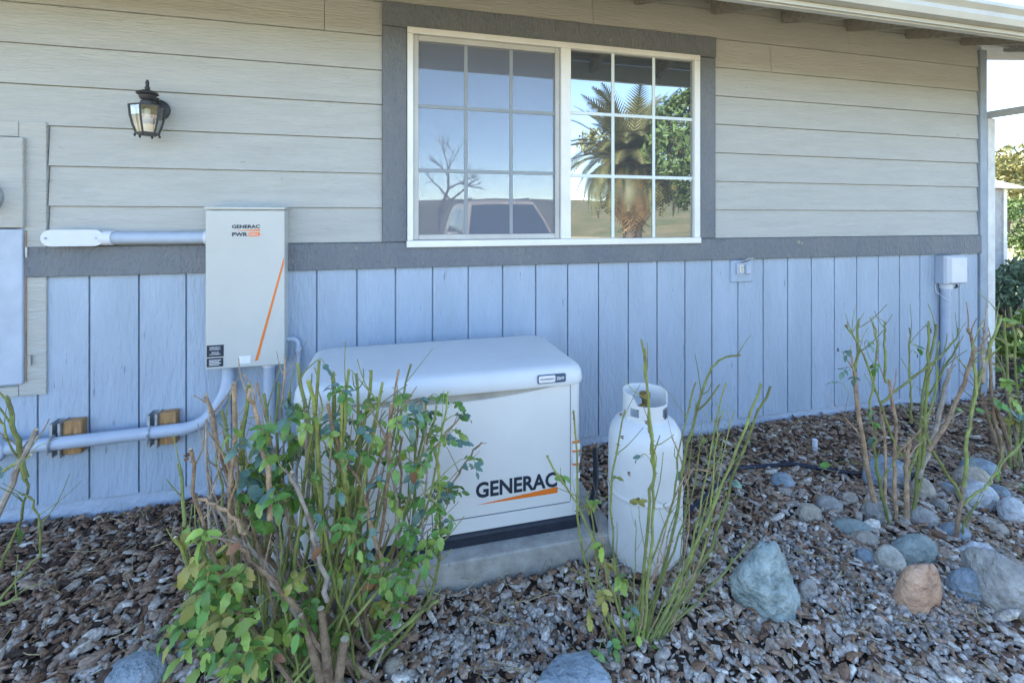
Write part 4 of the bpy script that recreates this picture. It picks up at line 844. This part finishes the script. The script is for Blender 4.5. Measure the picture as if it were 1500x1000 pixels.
# low plant in the mulch
LP = Rose((-.74, -1.02, 0), 'low dark green leafy seedling sprawling on the mulch', 81, None); LP.root['category'] = 'plant'; LP.root.name = 'low_plant'; LP.begin()
LP.cane([(-.72, -1.02, .02), (-.66, -1.0, .05), (-.60, -1.03, .04), (-.50, -1.0, .06)], .003, .002, GR, False, 0)
LP.cane([(-.72, -1.02, .02), (-.80, -1.04, .05), (-.86, -1.06, .04)], .003, .002, GR, False, 0)
for p in ((-.80, -1.05, .06), (-.74, -1.06, .07), (-.66, -1.04, .07), (-.85, -1.08, .05), (-.70, -1.10, .05)): LP.spray(p, ['leaf_green', 'leaf_blue'], 3, .05)
LP.end()

# ---------------------------------------------------------------- beyond the corner and the yard behind the camera
def leaf_cloud(name, blobs, n, size, mat, parent=None):
    c = np.array([b[:3] for b in blobs]); s = np.array([b[3:] for b in blobs]); w = s.prod(1) ** (2 / 3); idx = nr.choice(len(blobs), n, p=w / w.sum())
    d = nr.normal(0, 1, (n, 3)); d /= np.linalg.norm(d, axis=1)[:, None]; rr = nr.uniform(.35, 1, n) ** .6
    P_ = c[idx] + d * s[idx] * rr[:, None]
    a = nr.normal(0, 1, (n, 3)); a /= np.linalg.norm(a, axis=1)[:, None]; b = np.cross(a, nr.normal(0, 1, (n, 3))); b /= np.linalg.norm(b, axis=1)[:, None]
    L = size * nr.uniform(.6, 1.4, n)[:, None]
    V = np.stack([P_ - a * L, P_ - b * L * .4, P_ + a * L, P_ + b * L * .4], 1).reshape(-1, 3)
    F = np.arange(n * 4).reshape(-1, 4); o = fast_mesh(name, V, F, None, mat)
    if parent is not None: adopt(o, parent)
    return o
def branchy(mb, p, d, ln, r, depth, rg, spread=.55):
    q = p + d * ln; mb.tube([p, p.lerp(q, .5) + Vector((rg.gauss(0, .03), rg.gauss(0, .03), 0)) * ln, q], [r, r * .85, r * .68], 6 if depth > 2 else 4)
    if depth == 0: return
    for _ in range(rg.choice((2, 3, 3))):
        nd = (d + Vector((rg.gauss(0, spread), rg.gauss(0, spread), rg.gauss(.12, spread * .7)))).normalized(); branchy(mb, q if rg.random() < .7 else p.lerp(q, .7), nd, ln * rg.uniform(.62, .82), r * .6, depth - 1, rg, spread)
def tree(name, loc, label, h, w, n, size, mat, seed, group='trees around the yard'):
    rg = random.Random(seed); t = thing(name, loc, label, 'tree', group); L = Vector(loc); mb = MB(); branchy(mb, L + Vector((0, 0, -.1)), Vector((0, 0, 1)), h * .3, h * .03, 3, rg); mb.build('trunk', 'bark', t, True)
    blobs = []
    for _ in range(16): a = rg.uniform(0, 6.28); q = rg.uniform(.1, .8) * w; blobs.append((L.x + q * math.cos(a), L.y + q * math.sin(a), L.z + h * rg.uniform(.35, .9), w * rg.uniform(.22, .42), w * rg.uniform(.22, .42), h * rg.uniform(.08, .16)))
    leaf_cloud('crown', blobs, n, size, mat, t); return t
tree('leafy_tree', (31, 14.5, 0), 'olive green sunlit tree standing behind the shed', 6.6, 4.2, 9000, .14, 'tree_leaf', 3)
tree('leafy_tree', (10.9, -11.3, 0), 'dense green tree across the yard beside the palm', 7.2, 2.6, 7000, .12, 'tree_leaf_b', 4)
tree('leafy_tree', (11.4, -18, 0), 'brown green tree behind the palm across the yard', 6.0, 3.0, 7000, .13, 'tree_leaf', 14)
bt = thing('bare_tree', (2.6, -22, 0), 'leafless tree across the yard behind the parked car', 'tree', 'trees around the yard')
mb = MB(); branchy(mb, Vector((2.6, -22, -.1)), Vector((0, 0, 1)), 2.0, .16, 5, random.Random(9), .5); mb.build('trunk', 'bark', bt)
def shrub(name, loc, label, w, h, n, size, mat, seed):
    rg = random.Random(seed); t = thing(name, loc, label, 'shrub'); L = Vector(loc); mb = MB()
    for _ in range(7): d = Vector((rg.gauss(0, .35), rg.gauss(0, .35), 1)).normalized(); mb.tube([L + Vector((0, 0, -.05)), L + d * h * .4, L + d * h * .75], [.03, .02, .01], 5)
    mb.build('stems', 'bark', t)
    blobs = [(L.x + rg.uniform(-.7, .7) * w, L.y + rg.uniform(-.6, .6) * w, L.z + h * rg.uniform(.25, .85), w * rg.uniform(.25, .45), w * rg.uniform(.25, .45), h * .18) for _ in range(14)]
    leaf_cloud('foliage', blobs, n, size, mat, t)
shrub('green_shrub', (19.9, 7.4, 0), 'broad green shrub past the shed corner', 1.7, 2.4, 6000, .07, 'tree_leaf_b', 5)
shrub('sage_shrub', (8.6, 1.9, 0), 'grey green feathery shrub near the pale post', .45, .95, 2500, .05, 'sage_leaf', 6)
shrub('low_green_shrub', (6.3, .35, 0), 'low light green shrub just past the house corner', .45, .62, 2600, .04, 'leaf_lime', 8)
shrub('low_green_shrub', (5.75, -.45, 0), 'low mixed green shrub between rose bush and post', .35, .5, 2200, .035, 'leaf_green', 9)
sh = thing('garden_shed', (15.5, 7.2, 0), 'small white and grey shed beyond the house corner', 'shed')
SX1, SY0 = 16.9, 6.6
MB().box(13.6, SX1 - .12, SY0 + .03, 9.4, -.05, 2.35).build('wall', 'shed_grey', sh)
MB().box(SX1 - .13, SX1, SY0, 9.4, -.05, 2.35).build('corner_post', 'shed_white', sh)
MB().poly([(13.3, SY0 - .3, 2.36), (SX1 + .35, SY0 - .3, 2.36), (SX1 + .35, 9.7, 2.36), (13.3, 9.7, 2.36), (13.3, 8, 3.0), (SX1 + .35, 8, 3.0)], [(0, 1, 5, 4), (4, 5, 2, 3), (0, 4, 3), (1, 2, 5), (0, 3, 2, 1)]).build('roof', 'shed_white', sh)
wpile = thing('wood_pile', (16.6, 5.1, 0), 'low pile of split reddish firewood by the path', 'wood pile'); rg = random.Random(2)
for k in range(26):
    lay = k // 9; x = 15.9 + (k % 9) * .2 + lay * .12; z = .08 + lay * .16
    MB().tube([(x + rg.uniform(-.04, .04), 4.8, z), (x + rg.uniform(-.05, .05), 5.4 + rg.uniform(-.1, .1), z + rg.uniform(-.02, .03))], rg.uniform(.075, .095), 7, 0, 1).build('log', ['fire_wood', 'cut_wood'], wpile)
tag(bevel(MB().box(8, 22, 3.0, 3.15, -.05, .07).build('kerb', 'kerb'), .01, 1), 'pale edging kerb along the sunlit path', 'kerb')

# palm
pt = thing('palm_tree', (9.0, -13.6, 0), 'bushy date palm with orange fruit stalks across the yard', 'tree', 'trees around the yard')
MB().lathe([(.42, -.1), (.38, .6), (.36, 1.6), (.42, 3.2), (.2, 3.8)], (9.0, -13.6, 0), 14).build('trunk', 'bark', pt, True)
def frond_mesh(droop, ln, mat):
    v = []; f = []; n = 26
    pts = []
    for i in range(n + 1): t = i / n; pts.append(Vector((ln * t * (1 - .25 * droop * t), 0, ln * (.55 * t - droop * .95 * t * t))))
    for i in range(2, n + 1):
        t = i / n; w = .72 * math.sin(math.pi * min(1, .12 + t * .86)) + .05; tg = (pts[i] - pts[i - 1]).normalized()
        for sg in (-1, 1):
            a = pts[i]; tip = a + tg * w * .7 + Vector((0, sg * w * .75, -.12 * w + .1 * w)); b0 = len(v)
            v += [tuple(a - tg * .05), tuple(a + tg * .05), tuple(tip)]; f.append((b0, b0 + 1, b0 + 2))
    for i in range(n): b0 = len(v); a, b = pts[i], pts[i + 1]; v += [tuple(a + Vector((0, .02, 0))), tuple(a - Vector((0, .02, 0))), tuple(b - Vector((0, .015, 0))), tuple(b + Vector((0, .015, 0)))]; f.append((b0, b0 + 1, b0 + 2, b0 + 3))
    me = bpy.data.meshes.new('frond'); me.from_pydata(v, [], f); me.materials.append(M[mat]); return me
FR = [frond_mesh(d, l_, 'palm_leaf') for d, l_ in ((.35, 3.3), (.6, 3.4), (.85, 3.2))]; FD = frond_mesh(1.15, 2.5, 'palm_dead'); rg = random.Random(5)
for k in range(150):
    dead = k >= 118; el = rg.uniform(-10, 75) if not dead else rg.uniform(-50, -20)
    o = bpy.data.objects.new('frond', FD if dead else FR[0 if el > 45 else 1 if el > 15 else 2]); col.objects.link(o); o.location = (9.0, -13.6, 3.7 - (.5 if dead else 0)); o.rotation_euler = (0, -R(el - 25), rg.uniform(0, 6.28)); adopt(o, pt)
fs = MB()
for k in range(16):
    a = rg.uniform(0, 6.28); c0 = Vector((9.0, -13.6, 3.4)); e = c0 + Vector((math.cos(a) * .9, math.sin(a) * .9, -.1)); fs.tube(bez([c0, c0.lerp(e, .6) + Vector((0, 0, .35)), e], 6), .02, 4)
    for _ in range(14): q = e + Vector((rg.gauss(0, .12), rg.gauss(0, .12), rg.uniform(-.7, .05))); fs.tube([e, q], .014, 3)
fs.build('fruit_stalks', 'fruit_orange', pt)

# parked car in the yard, facing the house
cx, cy = 2.2, -4.4
car = thing('parked_car', (cx, cy - 2.3, 0), 'tan sport utility car parked facing the house', 'car')
def prof(pts, x0, x1): return MB().loft([[(x, cy - s, z) for s, z in pts] for x in (x0, x1)])
bevel(prof([(.02, .35), (0, .60), (.06, .88), (.25, 1.0), (1.15, 1.12), (4.45, 1.12), (4.62, .9), (4.62, .4), (4.3, .3), (.3, .28)], cx - .94, cx + .94).build('body', 'car_paint', car), .05, 3)
def ring(s0, s1, w0, z): return [(cx - w0, cy - s0, z), (cx + w0, cy - s0, z), (cx + w0, cy - s1, z), (cx - w0, cy - s1, z)]
bevel(MB().loft([ring(1.10, 4.5, .88, 1.10), ring(1.95, 4.15, .70, 1.82), ring(2.1, 4.0, .64, 1.87)]).build('cabin', 'car_paint', car), .04, 3)
def quad(name, p, mat): return MB().poly(p, [(0, 1, 2, 3)]).build(name, mat, car)
ff = lambda t, w, o_=.012: (1.10 + .85 * t - o_, 1.10 + .72 * t + o_)
a, b = ff(.08, 0), ff(.93, 0)
quad('windshield', [(cx - .80, cy - a[0], a[1]), (cx + .80, cy - a[0], a[1]), (cx + .63, cy - b[0], b[1]), (cx - .63, cy - b[0], b[1])], 'car_glass')
for sg in (-1, 1):
    for s0, s1 in ((1.65, 2.65), (2.78, 3.75)):
        w0, w1 = .88 - .18 * .12 + .006, .88 - .18 * .85 + .008
        quad('side_window', [(cx + sg * w0, cy - s0 + .1, 1.19), (cx + sg * w0, cy - s1, 1.19), (cx + sg * w1, cy - s1, 1.71), (cx + sg * w1, cy - max(s0, 2.02), 1.71)], 'car_glass')
    for s in (.85, 3.65):
        w = MB().lathe([(.36, -.12), (.37, -.08), (.37, .08), (.36, .12)], (cx + sg * .84, cy - s, .36), 24, axis='x').build('wheel', 'tyre', car, True)
        MB().lathe([(.22, -.02), (.20, .01), (.05, .015)], (cx + sg * .955, cy - s, .36), 18, axis='x').build('rim', 'rim', w, True)
    bevel(MB().box(cx + sg * .70 - .17, cx + sg * .70 + .17, cy - .10, cy + .015, .70, .86).build('headlight', 'lens', car), .03, 2)
    bevel(MB().box(cx + sg * 1.03 - .10, cx + sg * 1.03 + .10, cy - 1.55, cy - 1.45, 1.12, 1.28).build('mirror', 'car_paint', car), .03, 2)
    MB().tube([(cx + sg * .60, cy - 2.1, 1.92), (cx + sg * .60, cy - 4.0, 1.92)], .018, 6).build('roof_rail', 'black_plastic', car)
MB().box(cx - .45, cx + .45, cy - .03, cy + .018, .66, .86).build('grille', 'black_plastic', car)
bevel(MB().box(cx - .92, cx + .92, cy - .1, cy + .06, .38, .58).build('bumper', 'car_paint', car), .03, 2)
